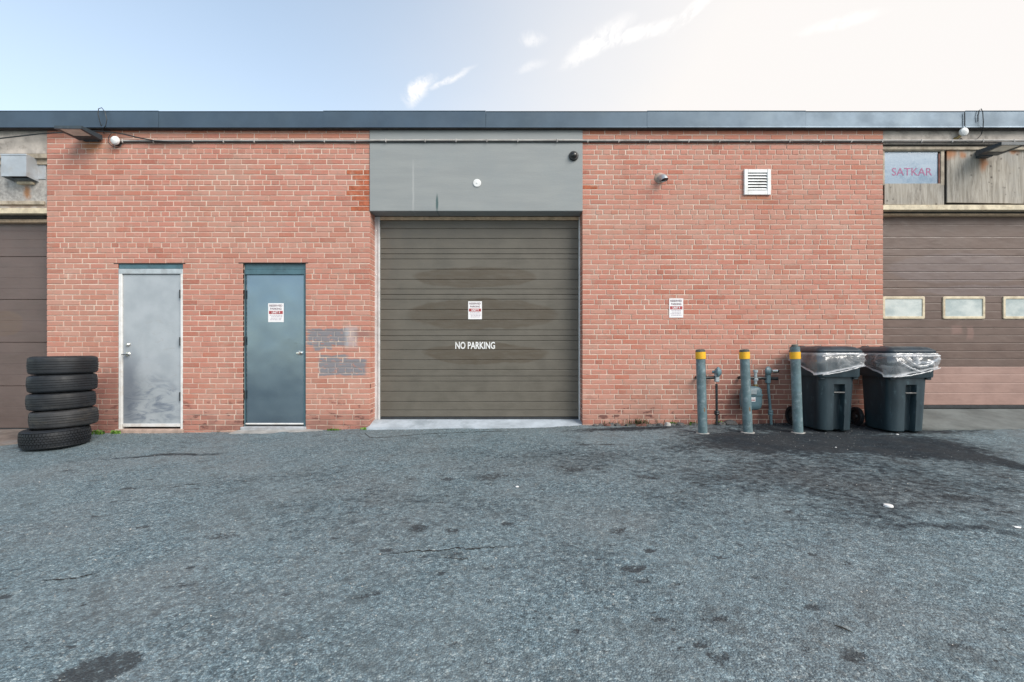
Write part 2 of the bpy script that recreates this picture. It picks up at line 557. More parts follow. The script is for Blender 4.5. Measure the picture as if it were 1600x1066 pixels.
def lintel_material():
    g = M('grey_stucco_paint')
    n = g.noise((1.2, 1, 9), 6, 0.6)
    c = g.mix(g.mapr(n, 0.3, 0.7), (0.245, 0.262, 0.264), (0.275, 0.292, 0.290))
    c = g.mix(g.mapr(g.noise(1.6, 5), 0.4, 0.7, 0, 0.4), c, (0.225, 0.255, 0.268))
    # two vertical roller marks and a green drip
    p = g.warped(0.008, 12)
    c = g.mix(g.math('MULTIPLY', g.ell(p, wx(683), wz(318), 0.016, 0.11, 0.5), 0.9), c, (0.035, 0.085, 0.085))
    c = g.mix(g.math('MULTIPLY', g.ell(p, wx(646), wz(295), 0.012, 0.32, 0.5, True), 0.5), c, (0.40, 0.41, 0.41))
    sc = g.mapr(g.noise((14, 5, 30), 5, 0.7, off=(2, 3, 9)), 0.68, 0.75, 0, 0.5)
    c = g.mix(g.math('MULTIPLY', sc, g.ell(p, wx(835), wz(242), 0.45, 0.22, 0.6)), c, (0.14, 0.13, 0.12))
    return fin(g, c, 0.62, g.bump(g.noise((20, 20, 130), 5), 0.3, 0.005))


m_lintel = lintel_material()


def light_door_material():
    g = M('scuffed_grey_door_paint')
    c = g.mix(g.mapr(g.noise(4, 5), 0.3, 0.7), (0.325, 0.36, 0.39), (0.39, 0.425, 0.455))
    p = g.warped(0.10, 5)
    left = g.ell(p, wx(196), wz(612), 0.16, 0.50, 0.7)
    low = g.ell(p, wx(232), wz(632), 0.42, 0.34, 0.5)
    sm = g.mapr(g.noise((3, 3, 8), 6, 0.65, dist=1.2), 0.44, 0.66)
    c = g.mix(g.math('MULTIPLY', g.math('MULTIPLY', low, sm), 0.8), c, (0.10, 0.13, 0.18))
    c = g.mix(g.math('MULTIPLY', left, 0.65), c, (0.085, 0.105, 0.145))
    hi = g.mapr(g.noise((5, 5, 14), 5, 0.6, dist=1.5, off=(5, 2, 2)), 0.56, 0.68)
    c = g.mix(g.math('MULTIPLY', g.math('MULTIPLY', hi, g.ell(p, wx(245), wz(560), 0.3, 0.6, 0.5)), 0.35), c, (0.30, 0.29, 0.28))
    return fin(g, c, g.mapr(sm, 0, 1, 0.36, 0.55), g.bump(g.noise(35, 4), 0.05, 0.003))


m_door_grey = light_door_material()


def teal_door_material():
    """semi-gloss metallic paint: the pale upper half is the open sky it mirrors, the dark lower half the lot"""
    g = M('teal_door_paint')
    c = g.mix(g.mapr(g.noise(3, 5), 0.3, 0.7), (0.215, 0.280, 0.345), (0.24, 0.31, 0.375))
    p = g.warped(0.10, 5)
    sc = g.mapr(g.noise((9, 9, 25), 5, 0.7, off=(1, 1, 7)), 0.60, 0.68, 0, 0.5)
    c = g.mix(g.math('MULTIPLY', sc, g.ell(p, wx(462), wz(545), 0.16, 0.3, 0.6)), c, (0.08, 0.09, 0.09))
    return fin(g, c, g.mapr(g.noise(2.5, 4), 0.3, 0.7, 0.19, 0.26), g.bump(g.noise((1.5, 1.5, 1.5), 2, 0.5), 0.22, 0.05), metal=0.92)


m_door_teal = teal_door_material()
m_teal_frame = simple('teal_frame_paint', (0.065, 0.135, 0.165), 0.4, 0.14, 8, (0.03, 0.04, 0.05), 0.4, 9, 0.06, 50)
m_white_frame = simple('worn_white_frame', (0.70, 0.70, 0.69), 0.45, 0.08, 9, (0.45, 0.36, 0.27), 0.4, 7, 0.1, 50)


def wood_material(name, a, b, rust=()):
    """weathered plywood: vertical grain, grey with knots and nail rust"""
    g = M(name)
    gr = g.noise((26, 26, 2.2), 6, 0.65, dist=0.8)
    c = g.mix(g.mapr(gr, 0.28, 0.72), a, b)
    c = g.mix(g.mapr(g.noise(3.2, 5), 0.45, 0.7, 0, 0.5), c, (0.30, 0.29, 0.27))
    c = g.mix(g.mapr(g.noise((9, 9, 1.6), 6, 0.7, off=(4, 0, 8)), 0.52, 0.66, 0, 0.55), c, (0.13, 0.115, 0.10))
    k = g.voronoi(11, out='Distance')
    kn = g.math('MULTIPLY', g.mapr(k, 0.26, 0.06), g.mapr(g.noise(6.3, 3), 0.46, 0.56))
    c = g.mix(g.math('MULTIPLY', kn, 0.8), c, (0.05, 0.04, 0.035))
    if rust:
        p = g.warped(0.06, 9)
        rm = g.maxs([g.ell(p, *r, 0.7) for r in rust])
        c = g.mix(g.math('MULTIPLY', rm, 0.75), c, (0.38, 0.15, 0.055))
    return fin(g, c, 0.82, g.bump(gr, 0.4, 0.006), spec=0.25)


m_ply = wood_material('weathered_plywood', (0.23, 0.205, 0.17), (0.44, 0.405, 0.355),
                      [(wx(1488), wz(237), 0.10, 0.07), (wx(1541), wz(252), 0.05, 0.10), (wx(1592), wz(232), 0.06, 0.05), (wx(1510), wz(240), 0.04, 0.05)])
m_timber = simple('weathered_timber', (0.36, 0.31, 0.24), 0.8, 0.3, 9, (0.16, 0.11, 0.07), 0.6, 10, 0.4, 50)
m_band = simple('stained_concrete_band', (0.42, 0.38, 0.34), 0.9, 0.2, 5, (0.13, 0.115, 0.10), 0.75, 6, 0.4, 60)


def stucco_material():
    g = M('peeling_stucco')
    c = g.mix(g.mapr(g.noise(14, 6, 0.7), 0.3, 0.7), (0.26, 0.245, 0.23), (0.50, 0.48, 0.45))
    p = g.warped(0.05, 10)
    c = g.mix(g.math('MULTIPLY', g.ell(p, wx(33), wz(297), 0.045, 0.10, 0.6), 0.9), c, (0.32, 0.15, 0.06))
    c = g.mix(g.math('MULTIPLY', g.ell(p, wx(30), wz(318), 0.5, 0.04, 0.6), 0.6), c, (0.24, 0.15, 0.09))
    return fin(g, c, 0.9, g.bump(g.noise(24, 6, 0.7), 0.7, 0.012))


m_stucco = stucco_material()
m_duct = simple('pale_sheet_metal', (0.44, 0.47, 0.50), 0.4, 0.1, 5, (0.30, 0.26, 0.22), 0.35, 6, 0.06, 30, 0.3)
m_concrete = simple('worn_concrete', (0.33, 0.32, 0.305), 0.9, 0.2, 6, (0.15, 0.14, 0.13), 0.6, 3.5, 0.4, 90)
m_concrete_pink = simple('pink_stained_concrete', (0.40, 0.30, 0.25), 0.9, 0.22, 9, (0.16, 0.12, 0.10), 0.6, 6, 0.4, 90)
m_sill = simple('painted_concrete_ramp', (0.40, 0.45, 0.50), 0.7, 0.15, 5, (0.20, 0.24, 0.27), 0.6, 3, 0.25, 90)
m_threshold = simple('grey_threshold', (0.36, 0.38, 0.40), 0.7, 0.18, 9, (0.24, 0.2, 0.18), 0.5, 8, 0.3, 80)
m_apron = simple('oily_concrete', (0.125, 0.138, 0.135), 0.85, 0.25, 3, (0.07, 0.07, 0.07), 0.6, 1.6, 0.4, 90)
m_dirtslab = simple('muddy_concrete', (0.17, 0.135, 0.115), 0.9, 0.3, 4, (0.30, 0.29, 0.28), 0.5, 3, 0.4, 90)
m_crack = simple('crack_dirt', (0.018, 0.017, 0.016), 0.95, 0.3, 20)


def rubber_material(name, base, warm):
    g = M(name)
    c = g.mix(g.mapr(g.noise(6, 5), 0.35, 0.7), base, tuple(v * 1.7 for v in base))
    d = g.mapr(g.noise((5, 5, 16), 6, 0.7, off=(3, 2, 1)), 0.5, 0.72, 0, 0.55)
    c = g.mix(d, c, warm)
    return fin(g, c, g.mapr(g.noise(9, 4), 0.3, 0.7, 0.5, 0.72), g.bump(g.noise(120, 4), 0.2, 0.003))


m_rubber = rubber_material('tyre_rubber', (0.008, 0.010, 0.013), (0.05, 0.048, 0.045))
m_rubber_dusty = rubber_material('dusty_tyre_rubber', (0.017, 0.018, 0.020), (0.08, 0.07, 0.056))
m_rubber_new = rubber_material('dark_tyre_rubber', (0.005, 0.007, 0.010), (0.032, 0.035, 0.038))


def bin_material():
    g = M('bin_plastic')
    n = g.noise((6, 6, 1.3), 6, 0.6)
    c = g.mix(g.mapr(n, 0.3, 0.7), (0.013, 0.026, 0.035), (0.026, 0.049, 0.062))
    sc = g.mapr(g.noise((14, 14, 5), 6, 0.75, off=(2, 8, 1)), 0.55, 0.76, 0, 0.7)
    c = g.mix(sc, c, (0.10, 0.165, 0.19))
    return fin(g, c, g.mapr(n, 0.3, 0.7, 0.36, 0.5), g.bump(g.noise(220, 3), 0.15, 0.002))


m_bin = bin_material()
m_lid = simple('bin_lid_plastic', (0.012, 0.026, 0.040), 0.36, 0.25, 6, (0.07, 0.09, 0.10), 0.45, 8, 0.1, 160)


def liner_material():
    g = M('clear_bag_plastic')
    nt = g.nt
    fold = g.noise((3.2, 3.2, 7), 3, 0.5, dist=1.4)
    hem = g.attr('hem')
    dens = g.math('ADD', g.mapr(fold, 0.46, 0.68, 0.15, 0.42), g.math('MULTIPLY', hem, 0.48), clamp=True)
    tr = g.new('ShaderNodeBsdfTransparent')
    df = g.new('ShaderNodeBsdfDiffuse'); df.inputs[0].default_value = (0.78, 0.80, 0.83, 1)
    tl = g.new('ShaderNodeBsdfTranslucent'); tl.inputs[0].default_value = (0.78, 0.80, 0.83, 1)
    gl = g.new('ShaderNodeBsdfGlossy'); gl.inputs['Roughness'].default_value = 0.16
    bp = g.bump(fold, 0.5, 0.03)
    for n in (df, gl, tl): nt.links.new(bp, n.inputs['Normal'])
    m1 = g.new('ShaderNodeMixShader'); m1.inputs[0].default_value = 0.35
    nt.links.new(df.outputs[0], m1.inputs[1]); nt.links.new(tl.outputs[0], m1.inputs[2])
    m2 = g.new('ShaderNodeMixShader')
    nt.links.new(dens, m2.inputs[0]); nt.links.new(tr.outputs[0], m2.inputs[1]); nt.links.new(m1.outputs[0], m2.inputs[2])
    m3 = g.new('ShaderNodeMixShader'); m3.inputs[0].default_value = 0.09
    nt.links.new(m2.outputs[0], m3.inputs[1]); nt.links.new(gl.outputs[0], m3.inputs[2])
    out = [n for n in nt.nodes if n.type == 'OUTPUT_MATERIAL'][0]
    nt.links.new(m3.outputs[0], out.inputs[0])
    nt.nodes.remove(g.b)
    return g.m


m_liner = liner_material()
m_bollard = simple('blue_grey_bollard_paint', (0.10, 0.16, 0.18), 0.45, 0.2, 9, (0.27, 0.33, 0.35), 0.75, 14, 0.15, 90)
m_bollard_rust = simple('rust_patch', (0.17, 0.11, 0.06), 0.9, 0.4, 30)
m_yellow = simple('yellow_reflective_tape', (0.80, 0.42, 0.015), 0.4, 0.1, 20, (0.5, 0.3, 0.05), 0.4, 18, 0.1, 60)
m_cap = simple('dark_bollard_cap', (0.07, 0.08, 0.075), 0.7, 0.25, 15)
m_meter = simple('meter_grey_paint', (0.115, 0.20, 0.235), 0.42, 0.12, 9, (0.05, 0.08, 0.09), 0.4, 8, 0.1, 60)
m_meter_pale = simple('meter_pale_grey', (0.36, 0.42, 0.44), 0.45, 0.1, 9, (0.2, 0.2, 0.2), 0.3, 10)
m_brass = simple('brass_fitting', (0.30, 0.22, 0.10), 0.45, 0.2, 20, None, 0, 1, 0.1, 60, 0.7)
m_sign = simple('white_sign_face', (0.78, 0.77, 0.78), 0.4, 0.03, 8)
m_ink = simple('grey_maroon_ink', (0.20, 0.14, 0.16), 0.6, 0.1, 8)
m_red = simple('faded_red_ink', (0.36, 0.055, 0.06), 0.55, 0.15, 20)
m_small_ink = simple('pale_small_print', (0.42, 0.37, 0.42), 0.6, 0.1, 8)
m_purple = simple('magenta_lettering', (0.27, 0.06, 0.17), 0.5, 0.2, 30)
m_lamp_frame = simple('dark_lamp_housing', (0.035, 0.05, 0.062), 0.42, 0.2, 8, (0.09, 0.1, 0.1), 0.4, 9)
m_lens = simple('lamp_lens', (0.62, 0.58, 0.50), 0.2, 0.15, 12)
m_leaf = simple('weed_leaf', (0.11, 0.22, 0.03), 0.6, 0.4, 14)
m_leaf_dry = simple('dry_weed_leaf', (0.10, 0.095, 0.04), 0.7, 0.4, 14)
m_stone = simple('broken_concrete', (0.11, 0.11, 0.11), 0.92, 0.4, 9, (0.08, 0.06, 0.055), 0.6, 7, 0.6, 60)
m_stone_red = simple('brick_rubble', (0.15, 0.07, 0.055), 0.92, 0.35, 12, (0.06, 0.04, 0.04), 0.6, 9, 0.6, 60)
m_stone_pale = simple('pale_rubble', (0.48, 0.46, 0.44), 0.92, 0.25, 12, (0.2, 0.19, 0.18), 0.5, 12, 0.6, 60)
m_twig = simple('twig_bark', (0.03, 0.026, 0.022), 0.9, 0.3, 20)


def glass_material(name, col, col2, rough, scale):
    g = M(name)
    c = g.mix(g.mapr(g.noise(scale, 5, 0.6), 0.35, 0.65), col, col2)
    return fin(g, c, g.mapr(g.noise(6, 4), 0.3, 0.7, rough * 0.6, rough * 1.5), g.bump(g.noise(2.2, 2), 0.02, 0.02), spec=0.6)


m_pane_blue = glass_material('blue_window_glass', (0.15, 0.235, 0.33), (0.20, 0.29, 0.38), 0.22, (1.5, 1, 9))  # streaky blue base colour of the lettered pane
m_pane_dirty = glass_material('dusty_window_glass', (0.36, 0.42, 0.42), (0.56, 0.60, 0.58), 0.25, (3, 3, 5))


# ------------------------------------------------------------------ ground
def gz(x, y):
    """height of the lot: falls gently away from the wall and toward -x"""
    base = np.interp(x, [-40, -8, -5, -2, 0.5, 2.0, 3, 3.6, 4.1, 5, 9, 40], [-0.06, -0.035, -0.03, 0.035, 0.065, 0.115, 0.126, 0.128, 0.116, 0.12, 0.13, 0.13])
    dip = np.interp(x, [1.0, 1.8, 3.3, 3.9], [0, 0.035, 0.035, 0.0]) * np.exp(-(np.minimum(y, 0) / 0.16) ** 2)
    return base + 0.033 * np.minimum(y, 0) - dip


def vnoise(x, y, seed, octs=5, rough=0.55):
    """smooth value noise on numpy arrays"""
    rs = np.random.RandomState(seed)
    out = np.zeros_like(x)
    amp, tot = 1.0, 0.0
    for o in range(octs):
        t = rs.rand(64, 64)
        xx, yy = x + rs.rand() * 50 + 500, y + rs.rand() * 50 + 500
        i, j = np.floor(xx).astype(int), np.floor(yy).astype(int)
        u, v = xx - i, yy - j
        u, v = u * u * (3 - 2 * u), v * v * (3 - 2 * v)
        a, b = t[i % 64, j % 64], t[(i + 1) % 64, j % 64]
        c, d = t[i % 64, (j + 1) % 64], t[(i + 1) % 64, (j + 1) % 64]
        out += amp * ((a * (1 - u) + b * u) * (1 - v) + (c * (1 - u) + d * u) * v)
        tot += amp
        amp *= rough
        x, y = x * 2.03, y * 2.03
    return out / tot


def on_ground(px, py):
    """the spot on the lot seen at a photo pixel"""
    d = 4.0
    for _ in range(40):
        x = (px - 800) / FPX * d
        z = float(gz(x, CY + d))
        d = min(max(0.5 * d + 0.5 * (CZ - z) * FPX / max(py - HOR, 20), 0.5), 7)
    return (px - 800) / FPX * d, CY + d


LOT = []


def lot_z(x, y):
    """height of the finished lot surface (bilinear)"""
    ax, ay, Z = LOT
    i = np.clip(np.searchsorted(ax, x) - 1, 0, len(ax) - 2)
    j = np.clip(np.searchsorted(ay, y) - 1, 0, len(ay) - 2)
    u = (x - ax[i]) / (ax[i + 1] - ax[i])
    v = (y - ay[j]) / (ay[j + 1] - ay[j])
    return (Z[j, i] * (1 - u) + Z[j, i + 1] * u) * (1 - v) + (Z[j + 1, i] * (1 - u) + Z[j + 1, i + 1] * u) * v


def build_ground():
    ax = np.concatenate([np.array([-90, -60, -40, -25, -16, -12, -10]), np.arange(-8.6, 8.6001, 0.022), np.array([10, 12, 16, 25, 40, 60, 90])])
    ay = np.concatenate([np.array([-140, -90, -50, -30, -18, -12, -9, -7]), np.arange(-5.6, 0.301, 0.022), np.array([1, 4, 14, 40])])
    Xg, Yg = np.meshgrid(ax, ay)
    Z = gz(Xg, Yg)
    near = ((np.abs(Xg) < 8.7) & (Yg > -5.8) & (Yg < 0.4)).astype(float)
    n_big = vnoise(Xg * 0.55, Yg * 0.9, 11, 4)
    n_mid = vnoise(Xg * 2.2, Yg * 3.0, 5, 5)
    n_fin = vnoise(Xg * 9, Yg * 11, 9, 4, 0.65)
    Z = Z + near * ((n_big - 0.5) * 0.03 + (n_mid - 0.5) * 0.016 + (n_fin - 0.5) * 0.006)
    # worn-in stains of the lot, broad darkening along the wall and by the bins, old patches, scattered drips
    st = np.clip((n_mid - 0.46) * 1.6, 0, 0.42) * np.clip((n_big - 0.34) * 3, 0, 1)
    wob = vnoise(Xg * 3.0, Yg * 3.0, 21, 5)
    wob2 = vnoise(Xg * 3.0, Yg * 3.0, 23, 5)

    def blob(px, py, rx, ry, amt, soft=0.5, rot=0.0, warp=0.25):
        cx, cy = on_ground(px, py)
        dx, dy = Xg - cx + (wob - 0.5) * warp * 2, Yg - cy + (wob2 - 0.5) * warp * 2
        c, s = math.cos(rot), math.sin(rot)
        q = np.sqrt(((dx * c + dy * s) / rx) ** 2 + ((dy * c - dx * s) / ry) ** 2)
        return amt * np.clip((1 + soft - q) / (2 * soft), 0, 1)
    hard = np.zeros_like(st)
    for b in ((1270, 690, 1.7, 0.72, 1.15, 0.5, 0, .3), (1330, 668, 1.7, 0.5, 1.1, 0.4, 0, .2), (1420, 700, 1.0, 0.70, 1.1, 0.5, 0, .3), (1528, 712, 0.17, 0.85, 1.2, 0.45, 0, .10), (1600, 700, 0.9, 0.8, 0.35, 0.8, 0, .4),
              (985, 670, 0.9, 0.14, 1.0, 0.6, 0, .12), (930, 715, 2.2, 0.65, 0.60, 0.8, 0, .6), (1330, 745, 2.3, 1.25, 0.70, 0.6, 0, .8), (1480, 800, 1.2, 0.6, 0.5, 0.8, 0, .6),
              (410, 775, 1.5, 0.28, 0.36, 0.9, 0.2, .6), (1480, 825, 1.0, 0.09, 0.75, 0.7, -.25, .2), (260, 712, .7, .06, .9, .7, .1, .1), (60, 690, 1.0, 0.5, 0.45, 0.8, 0, .4),
              (480, 745, 1.5, 0.5, 0.50, 0.9, 0, .6), (660, 790, 1.9, 0.7, 0.54, 0.9, 0, .7), (900, 860, 1.2, 0.6, 0.42, 0.9, 0, .6), (1100, 820, 1.3, .5, .42, .9, 0, .6), (560, 900, 1.0, .4, .34, .9, 0, .5), (980, 920, 1.1, 0.25, 0.3, 0.9, -.1, .5), (720, 705, 2.2, 0.4, 0.46, 0.9, 0, .4)):
        st = np.maximum(st, blob(*b))
    rs = random.Random(5)
    spots = [(155, 1043, 0.15, 0.10, 0.9, 0.12, 0.5, .03), (112, 1009, 0.025, 0.018, 1, 0.3, 0, .01), (655, 826, 0.09, 0.07, 0.9, 0.5, 0, .08), (688, 896, 0.03, 0.02, 1, .3, 0, .01),
             (895, 733, 0.12, 0.09, 0.8, .4, 0, .05), (775, 745, 0.28, 0.16, 0.75, .5, 0, .15), (1270, 950, 0.045, 0.03, 0.9, .4, 0, .02), (1330, 1026, 0.07, 0.05, 0.9, .5, 0, .05),
             (1490, 778, 0.14, 0.09, 0.8, .5, 0, .05), (1320, 882, 0.05, 0.025, .8, .4, 0, .02), (223, 823, 0.06, 0.03, .9, .4, 0, .02), (152, 806, 0.08, 0.03, .7, .5, 0, .03),
             (455, 790, .3, .04, .6, .6, .1, .06), (340, 840, .12, .05, .7, .5, .3, .06), (250, 710, .2, .035, .9, .5, .1, .05), (1170, 722, .2, .08, .7, .5, 0, .1),
             (1010, 745, .12, .07, .8, .4, 0, .05), (910, 695, .1, .05, .9, .4, 0, .04), (945, 694, .12, .05, .9, .4, 0, .04), (1135, 745, .15, .09, .7, .5, 0, .08), (700, 748, .07, .05, .9, .4, 0, .03),
             (1290, 730, .2, .1, .6, .5, 0, .1), (1230, 740, .2, .08, .6, .5, 0, .1), (1420, 725, .2, .08, .7, .5, 0, .1), (1360, 700, .3, .05, .5, .6, 0, .08)]
    for k in range(240):
        px = rs.uniform(-40, 1640)
        py = 690 + 350 * rs.random() ** 1.6
        r = 0.010 + 0.032 * rs.random() ** 2.4
        spots.append((px, py, r * rs.uniform(1, 2.4), r, rs.uniform(0.5, 1), rs.uniform(.2, .5), rs.uniform(-.3, .3), r * 1.2))
    for b in spots:
        hard = np.maximum(hard, blob(*b))
    Z = Z - near * hard * 0.005
    LOT.extend([ax, ay, Z])
    V = np.stack([Xg.ravel(), Yg.ravel(), Z.ravel()], 1)
    ny, nx = Xg.shape
    idx = np.arange(nx * ny).reshape(ny, nx)
    F = np.stack([idx[:-1, :-1], idx[:-1, 1:], idx[1:, 1:], idx[1:, :-1]], -1).reshape(-1, 4)
    me = bpy.data.meshes.new('asphalt_lot')
    me.vertices.add(len(V)); me.vertices.foreach_set('co', V.ravel())
    me.loops.add(F.size); me.loops.foreach_set('vertex_index', F.ravel())
    me.polygons.add(len(F)); me.polygons.foreach_set('loop_start', np.arange(0, F.size, 4))
    me.update(calc_edges=True)
    me.polygons.foreach_set('use_smooth', np.ones(len(F), dtype=bool))
    for nm, a in (('stain', st), ('drip', hard)):
        at = me.attributes.new(nm, 'FLOAT', 'POINT')
        at.data.foreach_set('value', np.clip(a, 0, 1).ravel().astype(np.float32))
    g = M('asphalt')
    stn, drp = g.attr('stain'), g.attr('drip')
    v = g.vmath('ADD', g.vmath('MULTIPLY', g.pos(), (1, 1, 0.3)), g.vmath('MULTIPLY', g.noise(30, 3, color=True), (0.02, 0.02, 0)))
    cell = g.xyz(g.voronoi(100, vec=v))[0]
    cell2 = g.xyz(g.voronoi(52, vec=v))[1]
    cell3 = g.xyz(g.voronoi(150, vec=v))[2]
    c = g.ramp(cell, [(0.0, (0.049, 0.073, 0.089)), (0.25, (0.132, 0.185, 0.219)), (0.6, (0.218, 0.290, 0.338)), (0.86, (0.338, 0.421, 0.465)), (1.0, (0.504, 0.546, 0.564))])
    c = g.mix(0.42, c, g.ramp(cell2, [(0.0, (0.066, 0.096, 0.116)), (0.4, (0.185, 0.251, 0.294)), (0.85, (0.289, 0.370, 0.412)), (1, (0.432, 0.462, 0.468))]))
    c = g.mix(0.22, c, g.ramp(cell3, [(0.0, (0.049, 0.069, 0.083)), (0.5, (0.206, 0.272, 0.314)), (1, (0.432, 0.480, 0.504))]))
    edge = g.mapr(g.voronoi(100, vec=v, out='Distance', feature='DISTANCE_TO_EDGE'), 0.0, 0.22, 0.45, 0.0)
    c = g.mix(edge, c, (0.045, 0.062, 0.074))
    clump = g.mapr(g.noise(24, 8, 0.84, off=(2, 2, 0)), 0.30, 0.70, 0.50, 1.32, False)
    c = g.mix(1.0, c, g.comb(g.math('MULTIPLY', clump, 0.755), g.math('MULTIPLY', clump, 0.775), g.math('MULTIPLY', clump, 0.765)), 'MULTIPLY')
    gm = g.new('ShaderNodeGamma')
    g.set(gm.inputs[0], c)
    gm.inputs[1].default_value = 1.38
    c = g.mix(1.0, gm.outputs[0], (2.46, 2.32, 2.24), 'MULTIPLY')
    pit = g.mapr(g.noise(22, 6, 0.7, off=(5, 9, 0)), 0.60, 0.69, 0, 0.75)
    c = g.mix(pit, c, (0.045, 0.058, 0.066))
    # traffic film and wear
    wear = g.noise(1.3, 6, 0.62)
    c = g.mix(g.mapr(wear, 0.38, 0.68, 0, 0.28), c, (0.200, 0.238, 0.250))
    c = g.mix(g.mapr(g.noise(5.5, 6, 0.68, off=(3, 3, 0)), 0.50, 0.70, 0, 0.55), c, (0.070, 0.086, 0.092))
    c = g.mix(g.mapr(g.noise(0.8, 4, off=(8, 1, 0)), 0.45, 0.65, 0, 0.15), c, (0.20, 0.18, 0.17))
    brk = g.mapr(g.noise(24, 6, 0.75), 0.3, 0.6, 0.62, 1.08)
    rag = g.math('MULTIPLY', g.math('SUBTRACT', g.noise((13, 17, 3), 7, 0.74), 0.5), 1.8)
    stn = g.mapr(g.math('ADD', stn, rag), 0.30, 0.95)
    c = g.mix(g.math('MULTIPLY', stn, 0.90), c, g.mix(g.mapr(g.noise(2.5, 3), 0.4, 0.6), (0.014, 0.017, 0.023), (0.024, 0.025, 0.029)))
    drp = g.mapr(g.math('ADD', drp, g.math('MULTIPLY', g.math('SUBTRACT', g.noise((34, 44, 8), 6, 0.8, off=(1, 4, 0)), 0.5), 2.6)), 0.50, 0.86)
    c = g.mix(g.math('MULTIPLY', drp, 0.82), c, (0.026, 0.029, 0.033))
    hgt = g.math('ADD', g.math('MULTIPLY', g.voronoi(100, vec=v, out='Distance'), -1.0), g.math('MULTIPLY', g.noise(30, 5, 0.75), 2.2))
    nm = g.bump(hgt, 0.6, 0.012)
    rg = g.math('ADD', g.mapr(cell, 0, 1, 0.62, 0.84), g.math('MULTIPLY', stn, 0.10))
    me.materials.append(fin(g, c, rg, nm, spec=g.math('SUBTRACT', 0.36, g.math('MULTIPLY', stn, 0.26))))
    o = bpy.data.objects.new('asphalt_ground', me)
    COL.objects.link(o)
    o['kind'] = 'structure'


build_ground()


def slab(name, mat, pts, thick, label=None, cat=None, jag=0.0, seed=1, kind='structure'):
    """a poured slab from a plan outline of (x, y, z) points, edges broken by jag"""
    rs = random.Random(seed)
    out = []
    n = len(pts)
    for i in range(n):
        a, b = Vector(pts[i]), Vector(pts[(i + 1) % n])
        k = max(1, int((b - a).length / 0.09)) if jag else 1
        for q in range(k):
            p = a.lerp(b, q / k)
            if jag and q: p += Vector((rs.uniform(-jag, jag) * 0.5, rs.uniform(-jag, jag), 0))
            out.append(p)
    m = MB()
    n = len(out)
    m.add([p for p in out] + [p - Vector((0, 0, thick)) for p in out],
          [tuple(range(n))] + [(i, i + n, (i + 1) % n + n, (i + 1) % n) for i in range(n)])
    o = m.build(name, mat, None, smooth=0)
    if kind: o['kind'] = kind
    if label: tag(o, label, cat)
    return o


def build_grit():
    rs = np.random.RandomState(17)
    n = 9000
    x = rs.uniform(-7.2, 7.2, n)
    y = -5.0 + 4.9 * rs.rand(n)
    cl = vnoise(x * 1.4, y * 1.8, 41, 4)
    keep = cl > 0.44 + 0.14 * rs.rand(n)
    x, y = x[keep], y[keep]
    m = MB()
    oct_ = np.array([(1, 0, 0), (0, 1, 0), (-1, 0, 0), (0, -1, 0), (0, 0, .8), (0, 0, -.6)])
    xw = rs.uniform(-6.4, 4.0, 2600)          # crumbs swept against the wall foot
    x = np.concatenate([x, xw])
    y = np.concatenate([y, -0.015 - np.abs(rs.normal(0, 0.075, 2600))])
    zl = lot_z(x, y)
    for k, (a, b) in enumerate(zip(x, y)):
        s_ = 0.002 + 0.0045 * rs.rand() ** 2
        r = oct_ * (s_ * rs.uniform(.6, 1.3, (6, 3)))
        t = rs.rand() * 6.3
        z = float(zl[k]) + s_ * 0.3
        m.add([(a + q[0] * math.cos(t) - q[1] * math.sin(t), b + q[0] * math.sin(t) + q[1] * math.cos(t), z + q[2]) for q in r],
              [(0, 1, 4), (1, 2, 4), (2, 3, 4), (3, 0, 4)])
    g = M('grit')
    isl = g.new('ShaderNodeNewGeometry').outputs['Random Per Island']
    mat = fin(g, g.ramp(isl, [(0, (0.07, 0.075, 0.08)), (0.5, (0.2, 0.21, 0.21)), (0.85, (0.34, 0.33, 0.31)), (1, (0.5, 0.48, 0.45))]), 0.9)
    o = m.build('loose_grit', mat, None, smooth=0, fix=False)
    o['kind'] = 'stuff'


build_grit()


# concrete in front of the two neighbouring doors
slab('concrete_apron', m_apron, [(5.24, -0.50, 0.118), (9.9, -0.50, 0.125), (9.9, 0.30, 0.305), (5.24, 0.30, 0.300)], 0.25, jag=0.015, seed=4)
slab('concrete_apron', m_dirtslab, [(-9.9, -0.95, -0.052), (-6.55, -0.92, -0.05), (-6.2, -0.55, -0.04), (-6.2, -0.02, -0.012), (-6.5, 0.30, 0.0), (-9.9, 0.30, -0.005)], 0.2, jag=0.03, seed=9)


m_gap_shade = simple('gap_shade_soil', (0.028, 0.026, 0.024), 0.95, 0.4, 14, (0.09, 0.08, 0.07), 0.5, 12, 0.8, 60)  # near-black tone paints the shadow gap between asphalt and wall
slab('gap_shade_strip', m_gap_shade, [(wx(914), -0.10, 0.062), (wx(960), -0.15, 0.066), (wx(1020), -0.16, 0.071), (wx(1085), -0.13, 0.080), (wx(1150), -0.12, 0.088), (wx(1220), -0.08, 0.098), (wx(1220), 0.0, 0.104), (wx(914), 0.0, 0.074)], 0.1, jag=0.03, seed=21)


